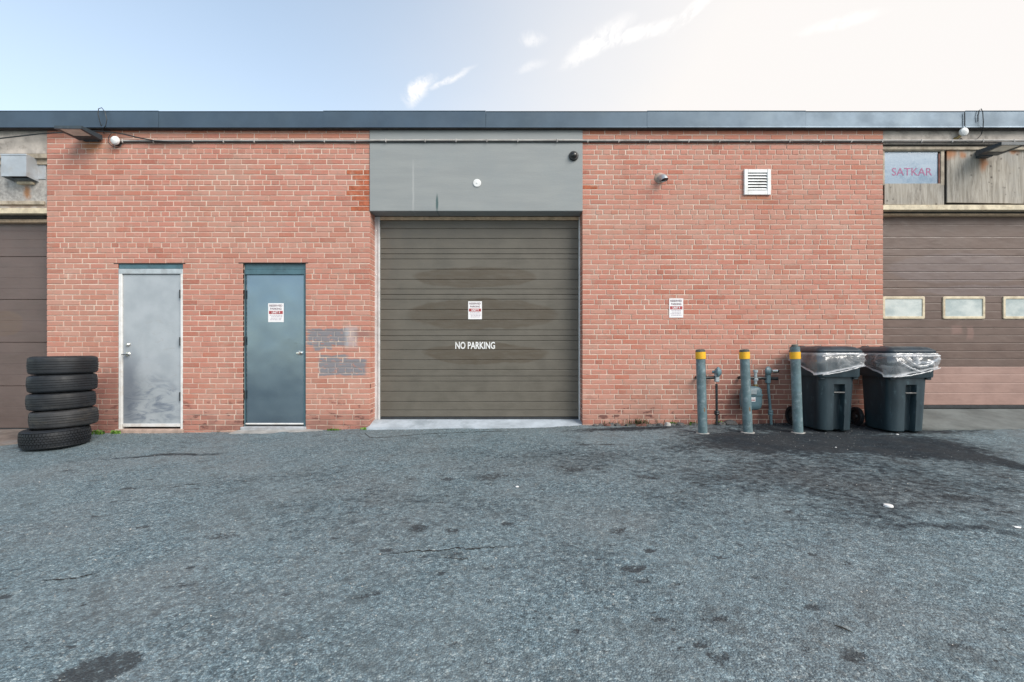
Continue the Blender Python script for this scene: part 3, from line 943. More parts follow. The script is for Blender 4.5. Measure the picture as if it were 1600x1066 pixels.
# ------------------------------------------------------------------ brick walls
def brick_block(m, x0, x1, z0, z1, y0, y1, c=0.004, jit=0.0, rs=random):
    """one brick face: chamfered front, open back"""
    yj = y0 + rs.uniform(-jit, jit)
    a = [(x0, y1, z0), (x1, y1, z0), (x1, y1, z1), (x0, y1, z1)]
    b = [(x0, yj + c, z0), (x1, yj + c, z0), (x1, yj + c, z1), (x0, yj + c, z1)]
    t = lambda: rs.uniform(-0.0022, 0.0022)
    d = [(x0 + c + t(), yj, z0 + c + t()), (x1 - c + t(), yj, z0 + c + t()), (x1 - c + t(), yj, z1 - c + t()), (x0 + c + t(), yj, z1 - c + t())]
    fs_ = []
    for i in range(4):
        j = (i + 1) % 4
        fs_.append((i, j, 4 + j, 4 + i))
        fs_.append((4 + i, 4 + j, 8 + j, 8 + i))
    fs_.append((8, 9, 10, 11))
    m.add(a + b + d, fs_)


def brick_wall(x0, x1, zt, zb, zhead, course, pitch, openings, mat, label, seed, new_rect, joint=0.0105, jamb=None, want=300, keep=None):
    rs = random.Random(seed)
    root = thing('brick_wall', label, 'wall', ((x0 + x1) / 2, 0.12, zb))
    # the mortar body behind the bricks
    m = MB()
    xs = sorted({x0 + 0.004, x1 - 0.004} | {o[0] for o in openings} | {o[1] for o in openings})
    for a, b in zip(xs, xs[1:]):
        op = [o for o in openings if o[0] <= a + 1e-6 and o[1] >= b - 1e-6]
        if not op:
            m.box(a, b, 0.0055, 0.24, zb, zt)
        else:
            m.box(a, b, 0.0055, 0.24, op[0][3], zt)
            if op[0][2] > zb + 0.01: m.box(a, b, 0.0055, 0.24, zb, op[0][2])
    m.build('mortar', m_mortar, root, smooth=0, fix=False)
    pieces = []
    k0 = int((zhead - zb) / course) + 2
    k1 = int((zt - zhead) / course) + 2
    for k in range(-k0, k1 + 1):
        zc = zhead + k * course
        za, zb2 = zc - course / 2 + joint / 2, zc + course / 2 - joint / 2
        if zb2 < zb or za > zt: continue
        za, zb2 = max(za, zb), min(zb2, zt)
        if zb2 - za < 0.02: continue
        head = (k % 6 == 0)
        L = pitch / 2 if head else pitch
        off = (0.25 * pitch if head else (0 if k % 2 else pitch / 2)) + rs.uniform(-0.012, 0.012)
        x = x0 - off
        drift = 0
        while x < x1:
            l = L * (1 + rs.uniform(-0.045, 0.045))
            a, b = x + joint / 2 + rs.uniform(-.003, .003), x + l - joint / 2 + rs.uniform(-.003, .003)
            x += l
            segs = [(max(a, x0), min(b, x1))]
            for o in openings:
                if o[2] - 0.01 < zc < o[3]:
                    ns = []
                    for (p, q) in segs:
                        if q <= o[0] or p >= o[1]: ns.append((p, q))
                        else:
                            if p < o[0] - 0.02: ns.append((p, o[0]))
                            if q > o[1] + 0.02: ns.append((o[1], q))
                    segs = ns
            for (p, q) in segs:
                # no slivers: a brick that nearly reaches an opening or an end is cut to meet it
                ends = [x0, x1] + [e for o in openings if o[2] - 0.01 < zc < o[3] for e in o[:2]]
                for e in ends:
                    if 0 < e - q < 0.075: q = e
                    if 0 < p - e < 0.075: p = e
                if q - p > 0.05: pieces.append((p, q, za + rs.uniform(-.002, .002), zb2 + rs.uniform(-.002, .002)))
    new = [p for p in pieces if new_rect[0] < (p[0] + p[1]) / 2 < new_rect[1] and new_rect[2] < (p[2] + p[3]) / 2 < new_rect[3]]
    rest = [p for p in pieces if p not in set(new)]
    kx, kz, kr = keep
    full = sorted((p for p in rest if p[1] - p[0] > pitch * 0.8), key=lambda p: ((p[0] + p[1]) / 2 - kx) ** 2 * kr + ((p[2] + p[3]) / 2 - kz) ** 2)
    single = set(full[:want - len(new)])
    # single bricks: three shared meshes, each brick an object of its own
    protos = []
    for v in range(3):
        pm = MB()
        brick_block(pm, -(pitch - joint) / 2, (pitch - joint) / 2, -(course - joint) / 2, (course - joint) / 2, 0, 0.03, 0.004, 0, rs)
        me = bpy.data.meshes.new('brick')
        me.from_pydata(pm.v, [], [tuple(reversed(f)) for f in pm.f])
        me.materials.append(mat)
        protos.append(me)
    org = ORG[root.name]
    for p in single:
        o = bpy.data.objects.new('brick', protos[rs.randrange(3)])
        o.parent = root
        o.location = Vector(((p[0] + p[1]) / 2, rs.uniform(-.0015, .0015), (p[2] + p[3]) / 2)) - org
        o.scale = ((p[1] - p[0]) / (pitch - joint), 1, (p[3] - p[2]) / (course - joint))
        COL.objects.link(o)
    for p in new:
        b = MB()
        brick_block(b, *p, 0, 0.03, 0.003, 0.001, rs)
        b.build('replacement_brick', m_brick_new, root, smooth=0, label='bright orange replacement brick')
    f = MB()
    for p in rest:
        if p in single: continue
        brick_block(f, *p, 0, 0.03, 0.004, 0.0015, rs)
    # bricks turned into the jamb of the big door
    if jamb:
        xj, sgn = jamb
        for k in range(-k0, k1 + 1):
            zc = zhead + k * course
            if zc > wz(331) or zc < zb: continue
            za, zb2 = zc - course / 2 + joint / 2, zc + course / 2 - joint / 2
            spl = (0.035, 0.128, 0.139, 0.236) if k % 2 else (0.035, 0.236, None, None)
            for (ya, yb) in ((spl[0], spl[1]), (spl[2], spl[3])):
                if ya is None: continue
                a, b = (xj - 0.03, xj) if sgn > 0 else (xj, xj + 0.03)
                f.bbox(a, b, ya, yb, za, zb2, 0.003)
    f.build('brick_field', mat, root, smooth=0, fix=True, kind='stuff')
    return root


XJL, XJR = wx(578), wx(910)
Z_TOP = wz(201)
D1 = (wx(184.5), wx(285.5), -0.4, wz(412))
D2 = (wx(379.5), wx(477.5), -0.4, wz(411))
XWL, XWR = wx(73), wx(1380)
wall_l = brick_wall(XWL, XJL, Z_TOP, -0.3, wz(236.5), 0.0728, 26.4 * 0.00893, [D1, D2], m_brick_l,
                    'pinkish red brick wall section with two steel doors and grey paint patches', 3,
                    (wx(552), wx(580), wz(329), wz(264)), jamb=(XJL, 1), keep=(wx(430), wz(320), 0.42))
wall_r = brick_wall(XJR, XWR, Z_TOP, -0.3, wz(237.9), 0.0697, 24.6 * 0.00893, [], m_brick_r,
                    'pinkish red brick wall section with white louvred vent above the gas meters', 8,
                    (wx(921), wx(932), wz(293), wz(286)), jamb=(XJR, -1), keep=(wx(1090), wz(330), 0.42))
# steel angles over the two door openings
for o, nm in ((D1, 1), (D2, 2)):
    MB().box(o[0] - 0.06, o[1] + 0.035, -0.002, 0.1, o[3] - 0.004, o[3] + 0.007).build('lintel_angle', m_dark, wall_l, smooth=0)

# ------------------------------------------------------------------ building shell, roof, fascia
bld = thing('building_shell', 'low industrial building with flat roof behind the brick front', 'building', (0, 6, 0))
MB().box(-9.9, 9.9, -0.02, 12, 4.33, 4.40).build('roof', m_roof, bld, smooth=0)
MB().box(-9.9, 9.9, 11.8, 11.98, -0.4, 4.32).build('rear_wall', m_shell, bld, smooth=0)
MB().box(-10.1, -9.905, -0.02, 12, -0.4, 4.4).build('side_wall', m_shell, bld, smooth=0)
MB().box(9.905, 10.1, -0.02, 12, -0.4, 4.4).build('side_wall', m_shell, bld, smooth=0)
# dark rooms behind the doors
MB().box(-9.9, 9.9, 0.9, 0.95, -0.4, 4.32).build('inner_wall', m_dark, bld, smooth=0)

fas = thing('roof_fascia', 'long slate blue metal fascia along the flat roof edge', 'fascia', (0, -0.05, 4.3))
joints = [-9.95] + [wx(p, -0.07) for p in (-10, 248, 505, 759, 1011, 1259, 1508)] + [9.95]
FZT, FZB = wz(174, -0.07), wz(199.5, -0.07)
for i, (a, b) in enumerate(zip(joints, joints[1:])):
    dy = 0.0025 * (i % 2)
    dz = 0.006 * (i % 2)
    m = MB()
    zt = FZT + dz
    prof = [(-0.075 - dy, FZB), (-0.070 - dy, FZB + 0.02), (-0.068 - dy, zt - 0.012), (-0.074 - dy, zt), (0.10, zt + 0.012), (0.10, zt), (-0.05, zt - 0.02), (-0.05, FZB)]
    m.add([(a + 0.0015, y, z) for y, z in prof] + [(b - 0.0015 if i % 2 else b + 0.02, y + (0 if i % 2 else 0.001), z) for y, z in prof],
          [(k, (k + 1) % 8, (k + 1) % 8 + 8, k + 8) for k in range(8)] + [tuple(range(8)), tuple(range(15, 7, -1))])
    m.build('fascia_panel', m_fascia, fas, smooth=0)
MB().box(-9.9, 9.9, -0.06, -0.004, FZB - 0.012, FZB + 0.004).build('under_edge_shade', m_dark, fas, smooth=0)  # dark strip coloured in for the shadow line below the fascia

# grey painted panel above the middle door
pan = thing('lintel_panel', 'grey painted panel above the wide middle garage door', 'panel', (wx(743), 0, wz(330)))
MB().bbox(XJL - 0.002, XJR + 0.002, -0.014, 0.236, wz(330.5), FZB + 0.02, 0.006).build('panel_face', m_lintel, pan)

# ------------------------------------------------------------------ wide middle garage door
GX0, GX1 = wx(594, DY), wx(904, DY)
OPX0, OPX1 = wx(585.5, DY), wx(907.5, DY)


def ribbed_section(x0, x1, zs, y, mat, name, parent, depth=0.007, gw=0.009, endcap=True):
    """one door section: pressed ribs with a groove between each (zs from top to bottom)"""
    prof = []
    for i, (za, zb) in enumerate(zip(zs, zs[1:])):
        g0 = gw * 0.5
        prof += [(y + depth, za - 0.0008), (y + 0.0015, za - g0), (y, za - g0 - 0.006), (y - 0.0015, zb + g0 + 0.003), (y + 0.001, zb + g0), (y + depth, zb + 0.0008)]
    zt, zb = zs[0], zs[-1]
    prof += [(y + 0.045, zb + 0.0008), (y + 0.045, zt - 0.0008)]
    n = len(prof)
    m = MB()
    m.add([(x0, a, b) for a, b in prof] + [(x1, a, b) for a, b in prof], [(k, (k + 1) % n, (k + 1) % n + n, k + n) for k in range(n)] + [tuple(range(n)), tuple(range(2 * n - 1, n - 1, -1))])
    return m.build(name, mat, parent, smooth=0)


gd = thing('garage_door', 'wide grey-brown ribbed garage door marked NO PARKING', 'garage door', (wx(750, DY), DY, wz(655, DY)))
secs = [[344.5, 357.3, 373, 389, 397], [397, 405, 421, 437, 452, 460.5], [460.5, 468, 484, 500, 516, 525], [525, 532.5, 547, 562.6, 578, 588], [588, 596, 612, 628, 641, 651.5]]
for s_ in secs:
    ribbed_section(GX0 + 0.002, GX1 - 0.002, [wz(p, DY) for p in s_], DY, m_gar_mid, 'door_section', gd)
zb = wz(651.5, DY)
MB().bbox(GX0 + 0.004, GX1 - 0.004, DY - 0.006, DY + 0.04, zb - 0.045, zb - 0.002, 0.006).build('bottom_seal', m_rubber_seal, gd)
for (a, b) in ((OPX0 - 0.01, GX0), (GX1, OPX1 + 0.01)):
    fr = MB().bbox(a, b, DY - 0.012, DY + 0.06, wz(656, DY), wz(339, DY), 0.004)
    fr.bbox(b - 0.022 if a < 0 else a, b if a < 0 else a + 0.022, DY - 0.03, DY - 0.010, wz(656, DY), wz(343, DY), 0.003)
    fr.build('door_jamb', m_jamb, gd)
MB().bbox(GX0, GX1, DY - 0.012, DY + 0.05, wz(344, DY) - 0.002, wz(339, DY), 0.003).build('head_trim', m_tan, gd)
# rivet heads on the jamb
rv = MB()
for xx in (OPX0 + 0.02, OPX1 - 0.012):
    for k in range(9):
        rv.lathe([(0.006, 0), (0.006, -0.002), (0.003, -0.004), (0.0001, -0.0045)], (xx, DY - 0.012, 0.3 + k * 0.32), 'y', 8)
rv.build('rivet', m_chrome, gd)
yt = DY - 0.0035
text_mb('NO PARKING', wx(711.5, yt), wx(773.5, yt), wz(545.5, yt), wz(534.2, yt), yt, 0.022).build('lettering', m_white, gd, smooth=0, fix=False, label='white NO PARKING lettering')
# the sloping sill of the door
m = MB()
zs0, zs1 = wz(656, 0.2), wz(667.5, -0.06)
m.add([(OPX0 + 0.004, 0.30, zs0 + 0.004), (OPX1 - 0.004, 0.30, zs0 + 0.004), (OPX1 - 0.004, 0.19, zs0), (OPX0 + 0.004, 0.19, zs0), (XJL + 0.002, -0.03, zs1 + 0.012), (XJR + 0.0, -0.03, zs1 + 0.012), (XJR + 0.02, -0.09, zs1), (XJL - 0.02, -0.09, zs1),
       (XJL - 0.02, -0.09, -0.2), (XJR + 0.02, -0.09, -0.2)],
      [(0, 3, 2, 1), (3, 4, 5, 2), (4, 7, 6, 5), (7, 8, 9, 6)])
sill = m.build('door_sill', m_sill, None, smooth=0)
tag(sill, 'pale blue-grey painted concrete ramp under the wide middle garage door', 'sill')


# ------------------------------------------------------------------ parking signs
def parking_sign(x0, x1, z0, z1, y, label):
    t = thing('parking_sign', label, 'sign', ((x0 + x1) / 2, y, z0), 'white reserved parking signs')
    w, h = x1 - x0, z1 - z0
    MB().bbox(x0, x1, y - 0.002, y, z0, z1, 0.0009).build('sign_plate', m_sign, t)
    X = lambda u: x0 + w * u
    Z = lambda v: z0 + h * v
    yy = y - 0.0032
    text_mb('RESERVED', X(0.09), X(0.91), Z(0.82), Z(0.93), yy, 0.03).build('heading', m_ink, t, smooth=0, fix=False)
    text_mb('PARKING', X(0.14), X(0.86), Z(0.655), Z(0.765), yy, 0.03).build('heading', m_ink, t, smooth=0, fix=False)
    MB().add([(X(.06), yy, Z(.43)), (X(.94), yy, Z(.43)), (X(.94), yy, Z(.595)), (X(.06), yy, Z(.595))], [(0, 1, 2, 3)]).build('red_band', m_red, t, smooth=0, fix=False)
    text_mb('UNIT 9', X(0.24), X(0.76), Z(0.455), Z(0.57), yy - 0.001, 0.03).build('unit_number', m_sign, t, smooth=0, fix=False)
    rs = random.Random(int(abs(x0) * 100))
    p = MB()
    for v in (0.35, 0.27, 0.19, 0.11):
        u = rs.uniform(0.10, 0.2)
        while u < 0.84:
            l = rs.uniform(0.05, 0.16)
            e = min(u + l, 0.9)
            p.add([(X(u), yy, Z(v)), (X(e), yy, Z(v)), (X(e), yy, Z(v + 0.035)), (X(u), yy, Z(v + 0.035))], [(0, 1, 2, 3)])
            u = e + 0.03
    p.build('small_print', m_small_ink, t, smooth=0, fix=False)
    return t


y = DY - 0.004
parking_sign(wx(731.5, y), wx(753, y), wz(499, y), wz(471, y), y, 'white reserved parking sign on the ribbed middle garage door')
y = -0.004
parking_sign(wx(1045.5, y), wx(1067.5, y), wz(496.5, y), wz(466.5, y), y, 'white reserved parking sign fixed to the brick wall')
y = 0.047
parking_sign(wx(419, y), wx(443.5, y), wz(503.5, y), wz(474, y), y, 'white reserved parking sign on the teal steel door')


# ------------------------------------------------------------------ steel doors
def steel_door(label, o, y, slab_px, zt_px, zb_px, m_slab, m_frame, frame_w, header, knob, hinge_right, sill_m, strip):
    x0, x1 = o[0], o[1]
    zt = o[3] - 0.004
    t = thing('steel_door', label, 'door', ((x0 + x1) / 2, y, wz(zb_px, y)), 'steel doors in the brick wall')
    sx0, sx1 = wx(slab_px[0], y), wx(slab_px[1], y)
    zs_t, zs_b = wz(zt_px, y), wz(zb_px, y)
    fr = MB()
    fr.bbox(x0 + 0.001, sx0 - 0.003, y - 0.02, y + 0.10, zs_b - 0.05, zs_t + 0.012, 0.004)
    fr.bbox(sx1 + 0.003, x1 - 0.001, y - 0.02, y + 0.10, zs_b - 0.05, zs_t + 0.012, 0.004)
    fr.build('door_frame', m_frame[0], t)
    MB().bbox(x0 + 0.001, x1 - 0.001, y - 0.022, y + 0.10, zs_t + 0.004, zt - header * 0.55, 0.004).build('frame_rail', m_frame[2], t)
    hd = MB()
    hd.bbox(x0 + 0.001, x1 - 0.001, y - 0.012, y + 0.10, zt - header * 0.55 + 0.001, zt, 0.003)
    hd.build('frame_head', m_frame[1], t)
    d = MB().bbox(sx0, sx1, y, y + 0.045, zs_b, zs_t, 0.003).build('door_slab', m_slab, t)
    MB().bbox(sx0 + strip[0], sx1 - strip[0], y - 0.016, y + 0.001, zs_b + 0.002, zs_b + strip[1], 0.003).build('kick_strip', m_white_frame, t)
    for zz in (0.20, 0.56, 0.87):
        zc = zs_b + (zs_t - zs_b) * zz
        xc = sx1 + 0.001 if hinge_right else sx0 - 0.001
        MB().lathe([(0.0001, -0.06), (0.0085, -0.06), (0.0085, 0.06), (0.0001, 0.06)], (xc, y - 0.026, zc), 'z', 10).build('hinge', m_dark if not hinge_right else m_pipe, t)
    for kind, px, py in knob:
        cx, cz = wx(px, y), wz(py, y)
        if kind == 'deadbolt':
            MB().lathe([(0.0001, -0.03), (0.012, -0.029), (0.026, -0.016), (0.031, -0.002), (0.031, 0.002)], (cx, y, cz), 'y', 20).build('deadbolt', m_chrome, t)
        elif kind == 'lever':
            h = MB().lathe([(0.0001, -0.014), (0.026, -0.013), (0.034, -0.003), (0.034, 0.002)], (cx, y, cz), 'y', 20)
            h.lathe([(0.011, -0.05), (0.011, -0.012)], (cx, y, cz), 'y', 12)
            h.tube([(cx - 0.045, y - 0.05, cz - 0.006), (cx - 0.01, y - 0.055, cz), (cx + 0.03, y - 0.052, cz + 0.001), (cx + 0.05, y - 0.047, cz - 0.003)], [0.009, 0.013, 0.010, 0.007], 10)
            h.build('door_handle', m_chrome, t)
        else:
            MB().lathe([(0.0001, -0.062), (0.02, -0.06), (0.029, -0.046), (0.024, -0.03), (0.013, -0.022), (0.013, -0.008), (0.033, -0.006), (0.033, 0.002)], (cx, y, cz), 'y', 20).build('door_knob', m_chrome, t)
    return t


steel_door('scuffed light grey steel door with lever handle, left of the teal door', D1, 0.024, (192.5, 283), 429, 667, m_door_grey, (m_white_frame, m_teal_frame, m_steel), 0.05, 0.125,
           [('deadbolt', 201, 538.5), ('lever', 200, 553.5)], True, None, (0.004, 0.045))
steel_door('dark teal steel door with small knob and parking sign', D2, 0.050, (384, 475), 430, 663.5, m_door_teal, (m_teal_frame, m_teal_frame, m_teal_frame), 0.04, 0.15,
           [('knob', 468, 552)], False, None, (0.002, 0.022))
o = MB().bbox(D1[0] - 0.03, D1[1] + 0.02, -0.035, 0.15, -0.25, wz(669.5, 0.05), 0.012).build('door_step', m_concrete_pink, None)
tag(o, 'low pinkish worn concrete step under the light grey door', 'doorstep')
o = MB().bbox(D2[0] - 0.03, D2[1] + 0.012, -0.02, 0.17, -0.2, wz(665.8, 0.06), 0.008).build('door_step', m_threshold, None)
tag(o, 'low grey threshold block under the dark teal door', 'doorstep')
zz = 0.012
slab('concrete_patch', m_concrete, [(wx(366, -.05), -0.16, 0.0), (wx(420, -.1), -0.19, 0.005), (wx(470, -.1), -0.15, 0.012), (wx(505, -.05), -0.05, 0.028), (wx(480, 0), 0.0, 0.03), (wx(372, 0), 0.0, 0.016)], 0.12, jag=0.02, seed=13)
slab('foundation_strip', m_concrete_pink, [(D1[1] + 0.03, -0.035, -0.022), (D2[0] - 0.05, -0.035, 0.0), (D2[0] - 0.05, 0.01, 0.004), (D1[1] + 0.03, 0.01, -0.018)], 0.15, jag=0.012, seed=15)

# ------------------------------------------------------------------ neighbour on the left
PL = 0.08
nb = thing('stucco_bay', 'peeling grey stucco panel with timber trim above the brown door at left', 'wall panel', (-8, PL, wz(325)))
XL = -9.9
MB().box(XL, XWL - 0.002, 0.02, 0.20, wz(240, 0.02), FZB + 0.02).build('top_band', m_band, nb, smooth=0)
MB().bbox(XL, XWL + 0.004, 0.012, 0.15, wz(247.5, 0.02), wz(240.5, 0.02), 0.004).build('upper_trim', m_timber, nb)
MB().bbox(XL, XWL - 0.04, PL - 0.03, PL + 0.06, wz(258.5, PL), wz(250, PL), 0.004).build('middle_trim', m_timber, nb)
MB().box(XL, XWL + 0.03, PL, PL + 0.1, wz(326, PL), wz(247, PL)).build('stucco_face', m_stucco, nb, smooth=0)
MB().bbox(XL, XWL - 0.10, PL - 0.025, PL + 0.05, wz(320.5, PL), wz(315, PL), 0.004).build('lower_trim', m_timber, nb)
MB().bbox(XL, XWL + 0.004, 0.01, 0.16, wz(334, 0.02), wz(325.5, 0.02), 0.004).build('head_board', m_cream, nb)
MB().bbox(XL, XWL + 0.02, 0.10, 0.22, wz(342, 0.12), wz(334.5, 0.12), 0.003).build('dark_recess', m_dark, nb)
MB().bbox(XL, XWL + 0.02, 0.13, 0.24, wz(348, 0.14), wz(342.5, 0.14), 0.004).build('yellow_trim', m_tan, nb)

gl = thing('garage_door', 'brown garage door at the left edge behind the tires', 'garage door', (-8, 0.2, 0))
LY = 0.20
for a, b in ((348, 401), (401, 468), (468, 535), (535, 603), (603, 669)):
    k = 4
    zs = [wz(a + (b - a) * i / k, LY) for i in range(k + 1)]
    # nearly flush section: shallow ribs, deep joint
    prof_m = MB()
    x0, x1 = XL, XWL + 0.2
    pr = [(LY + 0.012, zs[0] - 0.001), (LY, zs[0] - 0.007)]
    for z in zs[1:-1]:
        pr += [(LY, z + 0.004), (LY + 0.0018, z), (LY, z - 0.004)]
    pr += [(LY, zs[-1] + 0.004), (LY + 0.012, zs[-1] + 0.001), (LY + 0.04, zs[-1] + 0.001), (LY + 0.04, zs[0] - 0.001)]
    n = len(pr)
    prof_m.add([(x0, p, q) for p, q in pr] + [(x1, p, q) for p, q in pr], [(i, (i + 1) % n, (i + 1) % n + n, i + n) for i in range(n)])
    prof_m.build('door_section', m_gar_left, gl, smooth=0)
MB().bbox(XL, XWL + 0.2, LY - 0.005, LY + 0.04, wz(673, LY), wz(669.3, LY), 0.003).build('bottom_seal', m_rubber_seal, gl)

vb = thing('vent_hood', 'pale boxy metal vent hood on the stucco panel above the left door', 'vent hood', (-6.9, PL, 3.6))
m = MB()
x0, x1, z0, z1 = -7.03, -6.68, wz(275.5, PL - .17), wz(241, PL - .17)
m.add([(x0, PL - .17, z0), (x1, PL - .17, z0), (x1, PL - .17, z1), (x0, PL - .17, z1), (x0, PL + .01, z0 - 0.02), (x1, PL + .01, z0 - 0.02), (x1, PL + .01, z1 - 0.01), (x0, PL + .01, z1 - 0.01)],
      [(0, 1, 2, 3), (1, 5, 6, 2), (0, 3, 7, 4), (3, 2, 6, 7)])
hood = m.build('hood', m_duct, vb, smooth=0)
MB().bbox(x0 - 0.004, x1 + 0.004, PL - 0.176, PL - 0.160, z1 - 0.018, z1 + 0.004, 0.002).build('hood_lip', m_duct, vb)
MB().bbox(x0 - 0.03, x1 + 0.10, PL - 0.012, PL - 0.001, z0 + 0.02, z1 - 0.02, 0.002).build('back_plate', m_duct, vb)
MB().box(x0 + .01, x1 - .01, PL - .15, PL - 0.013, z0 + 0.03, z0 + 0.05).build('baffle', m_dark, vb, smooth=0)
MB().bbox(x0 + .08, x1 - .05, PL - .05, PL - 0.001, z0 - 0.06, z0 - 0.025, 0.006).build('collar', m_cream, vb)

# ------------------------------------------------------------------ neighbour on the right
RY = 0.05
XR = 9.9
tr = thing('boarded_transom', 'weathered plywood boarded transom above the brown door at right', 'transom', (8, RY, wz(325)))
MB().box(XWR + 0.003, XR, 0.012, 0.20, wz(226, 0.02), FZB + 0.02).build('concrete_band', m_band, tr, smooth=0)
MB().box(XWR + 0.004, XR, 0.05, 0.20, wz(231, 0.05), wz(226, 0.05) - 0.001).build('dark_recess', m_dark, tr, smooth=0)
MB().bbox(XWR + 0.004, XR, 0.02, 0.20, wz(234.5, 0.03), wz(229.5, 0.03), 0.004).build('upper_beam', m_timber, tr)
MB().box(XWR + 0.003, XR, RY + 0.03, RY + 0.14, wz(322, RY), wz(235, RY)).build('backing_board', m_dark, tr, smooth=0)


def board(x0, x1, z0, z1, y, mat, name, th=0.018, skew=(0, 0, 0, 0)):
    p = [(x0, z0 + skew[0]), (x1, z0 + skew[1]), (x1, z1 + skew[2]), (x0, z1 + skew[3])]
    return MB().prism(p, y, y + th).build(name, mat, tr, smooth=0)


board(wx(1381.5, RY), wx(1474, RY), wz(320, RY), wz(287.5, RY), RY - 0.01, m_ply, 'plywood_board', skew=(0, -.004, .002, 0))
board(wx(1479.5, RY), wx(1580, RY), wz(317, RY), wz(231.5, RY), RY - 0.004, m_ply, 'plywood_board', skew=(0.004, -0.008, 0, 0))
board(wx(1581, RY), wx(1700, RY), wz(318, RY), wz(231.5, RY), RY + 0.004, m_ply, 'plywood_board')
board(wx(1702, RY), XR, wz(318, RY), wz(231.5, RY), RY - 0.002, m_ply, 'plywood_board')
MB().bbox(XWR + 0.004, XR, 0.008, 0.20, wz(328.5, 0.02), wz(320.5, 0.02), 0.004).build('head_board', m_cream, tr)
MB().bbox(XWR + 0.004, XR, 0.09, 0.22, wz(333, 0.1), wz(329, 0.1), 0.003).build('dark_recess', m_dark, tr)
MB().bbox(XWR + 0.004, XR, 0.12, 0.24, wz(337.5, 0.14), wz(333.2, 0.14), 0.004).build('yellow_trim', m_tan, tr)
# the window left of the boards
wf = MB()
a0, a1, b0, b1 = wx(1380.5, RY), wx(1474.5, RY), wz(290, RY), wz(232, RY)
wf.bbox(a0 - 0.02, a0 + 0.008, RY - 0.012, RY + 0.03, b0, b1, 0.003)
wf.bbox(a0 - 0.02, a1, RY - 0.014, RY + 0.03, wz(237, RY), b1 - 0.004, 0.003)
wf.bbox(wx(1469, RY), a1, RY - 0.012, RY + 0.03, b0, wz(237, RY) - 0.001, 0.003)
win = wf.build('window_frame', m_timber, tr)
MB().bbox(wx(1466, RY), wx(1469, RY) - 0.001, RY - 0.004, RY + 0.03, b0, wz(240, RY), 0.003).build('red_bead', m_stone_red, win)
MB().box(a0 + 0.006, wx(1466, RY) - 0.001, RY + 0.008, RY + 0.014, b0, wz(236.5, RY)).build('pane', m_pane_blue, win, smooth=0)
y = RY + 0.0065
text_mb('SATKAR', wx(1393.5, y), wx(1456.5, y), wz(274.5, y), wz(262.5, y), y, 0.004).build('lettering', m_purple, win, smooth=0, fix=False, label='magenta SATKAR lettering')

gr = thing('garage_door', 'dark brown garage door with small cream framed windows, right of the brick wall', 'garage door', (8, 0.2, 0.3))
GY = 0.20
RX0, RX1 = XWR - 0.25, XR
rsec = [[337.5, 352, 370.5, 389], [389, 400, 413, 425, 437.6, 450], [450, 462, 473.7, 486.5, 499, 512], [512, 524, 536, 548.7, 560.5, 573], [573, 585, 598.7, 614, 633]]
for i, s_ in enumerate(rsec):
    ribbed_section(RX0, RX1, [wz(p, GY) for p in s_], GY, m_gar_pink if i == 4 else m_gar_right, 'door_section', gr, depth=0.002 if i in (0, 4) else 0.006, gw=0.006)
MB().bbox(RX0, RX1, GY - 0.004, GY + 0.04, wz(638, GY), wz(633.4, GY), 0.003).build('bottom_seal', m_rubber_seal, gr)
for c in (1411, 1505, 1599, 1693):
    x0, x1, z0, z1 = wx(c - 33, GY), wx(c + 33, GY), wz(498.5, GY), wz(463.5, GY)
    w = 0.036
    f = MB()
    yy0, yy1 = GY - 0.016, GY + 0.012
    # ring frame with rounded outer corners
    outer = [Vector((p.x, 0, p.y)) for p in rrect((x0 + x1) / 2, (z0 + z1) / 2, 0, (x1 - x0) / 2, (z1 - z0) / 2, 0.022, 4)]
    inner = [Vector((p.x, 0, p.y)) for p in rrect((x0 + x1) / 2, (z0 + z1) / 2, 0, (x1 - x0) / 2 - w, (z1 - z0) / 2 - w, 0.012, 4)]
    rings = [[p + Vector((0, yy1, 0)) for p in outer], [p + Vector((0, yy0 + 0.004, 0)) for p in outer], [p * 1 + Vector((0, yy0, 0)) + ((inner[i] - p) * 0.12) for i, p in enumerate(outer)],
             [p + Vector((0, yy0, 0)) + ((outer[i] - p) * 0.12) for i, p in enumerate(inner)], [p + Vector((0, yy0 + 0.006, 0)) for p in inner], [p + Vector((0, yy1, 0)) for p in inner]]
    f.loft(rings, False, False)
    wn = f.build('window', m_cream, gr)
    MB().box(x0 + w - 0.004, x1 - w + 0.004, GY - 0.0055, GY - 0.0025, z0 + w - 0.004, z1 - w + 0.004).build('pane', m_pane_dirty, wn, smooth=0)

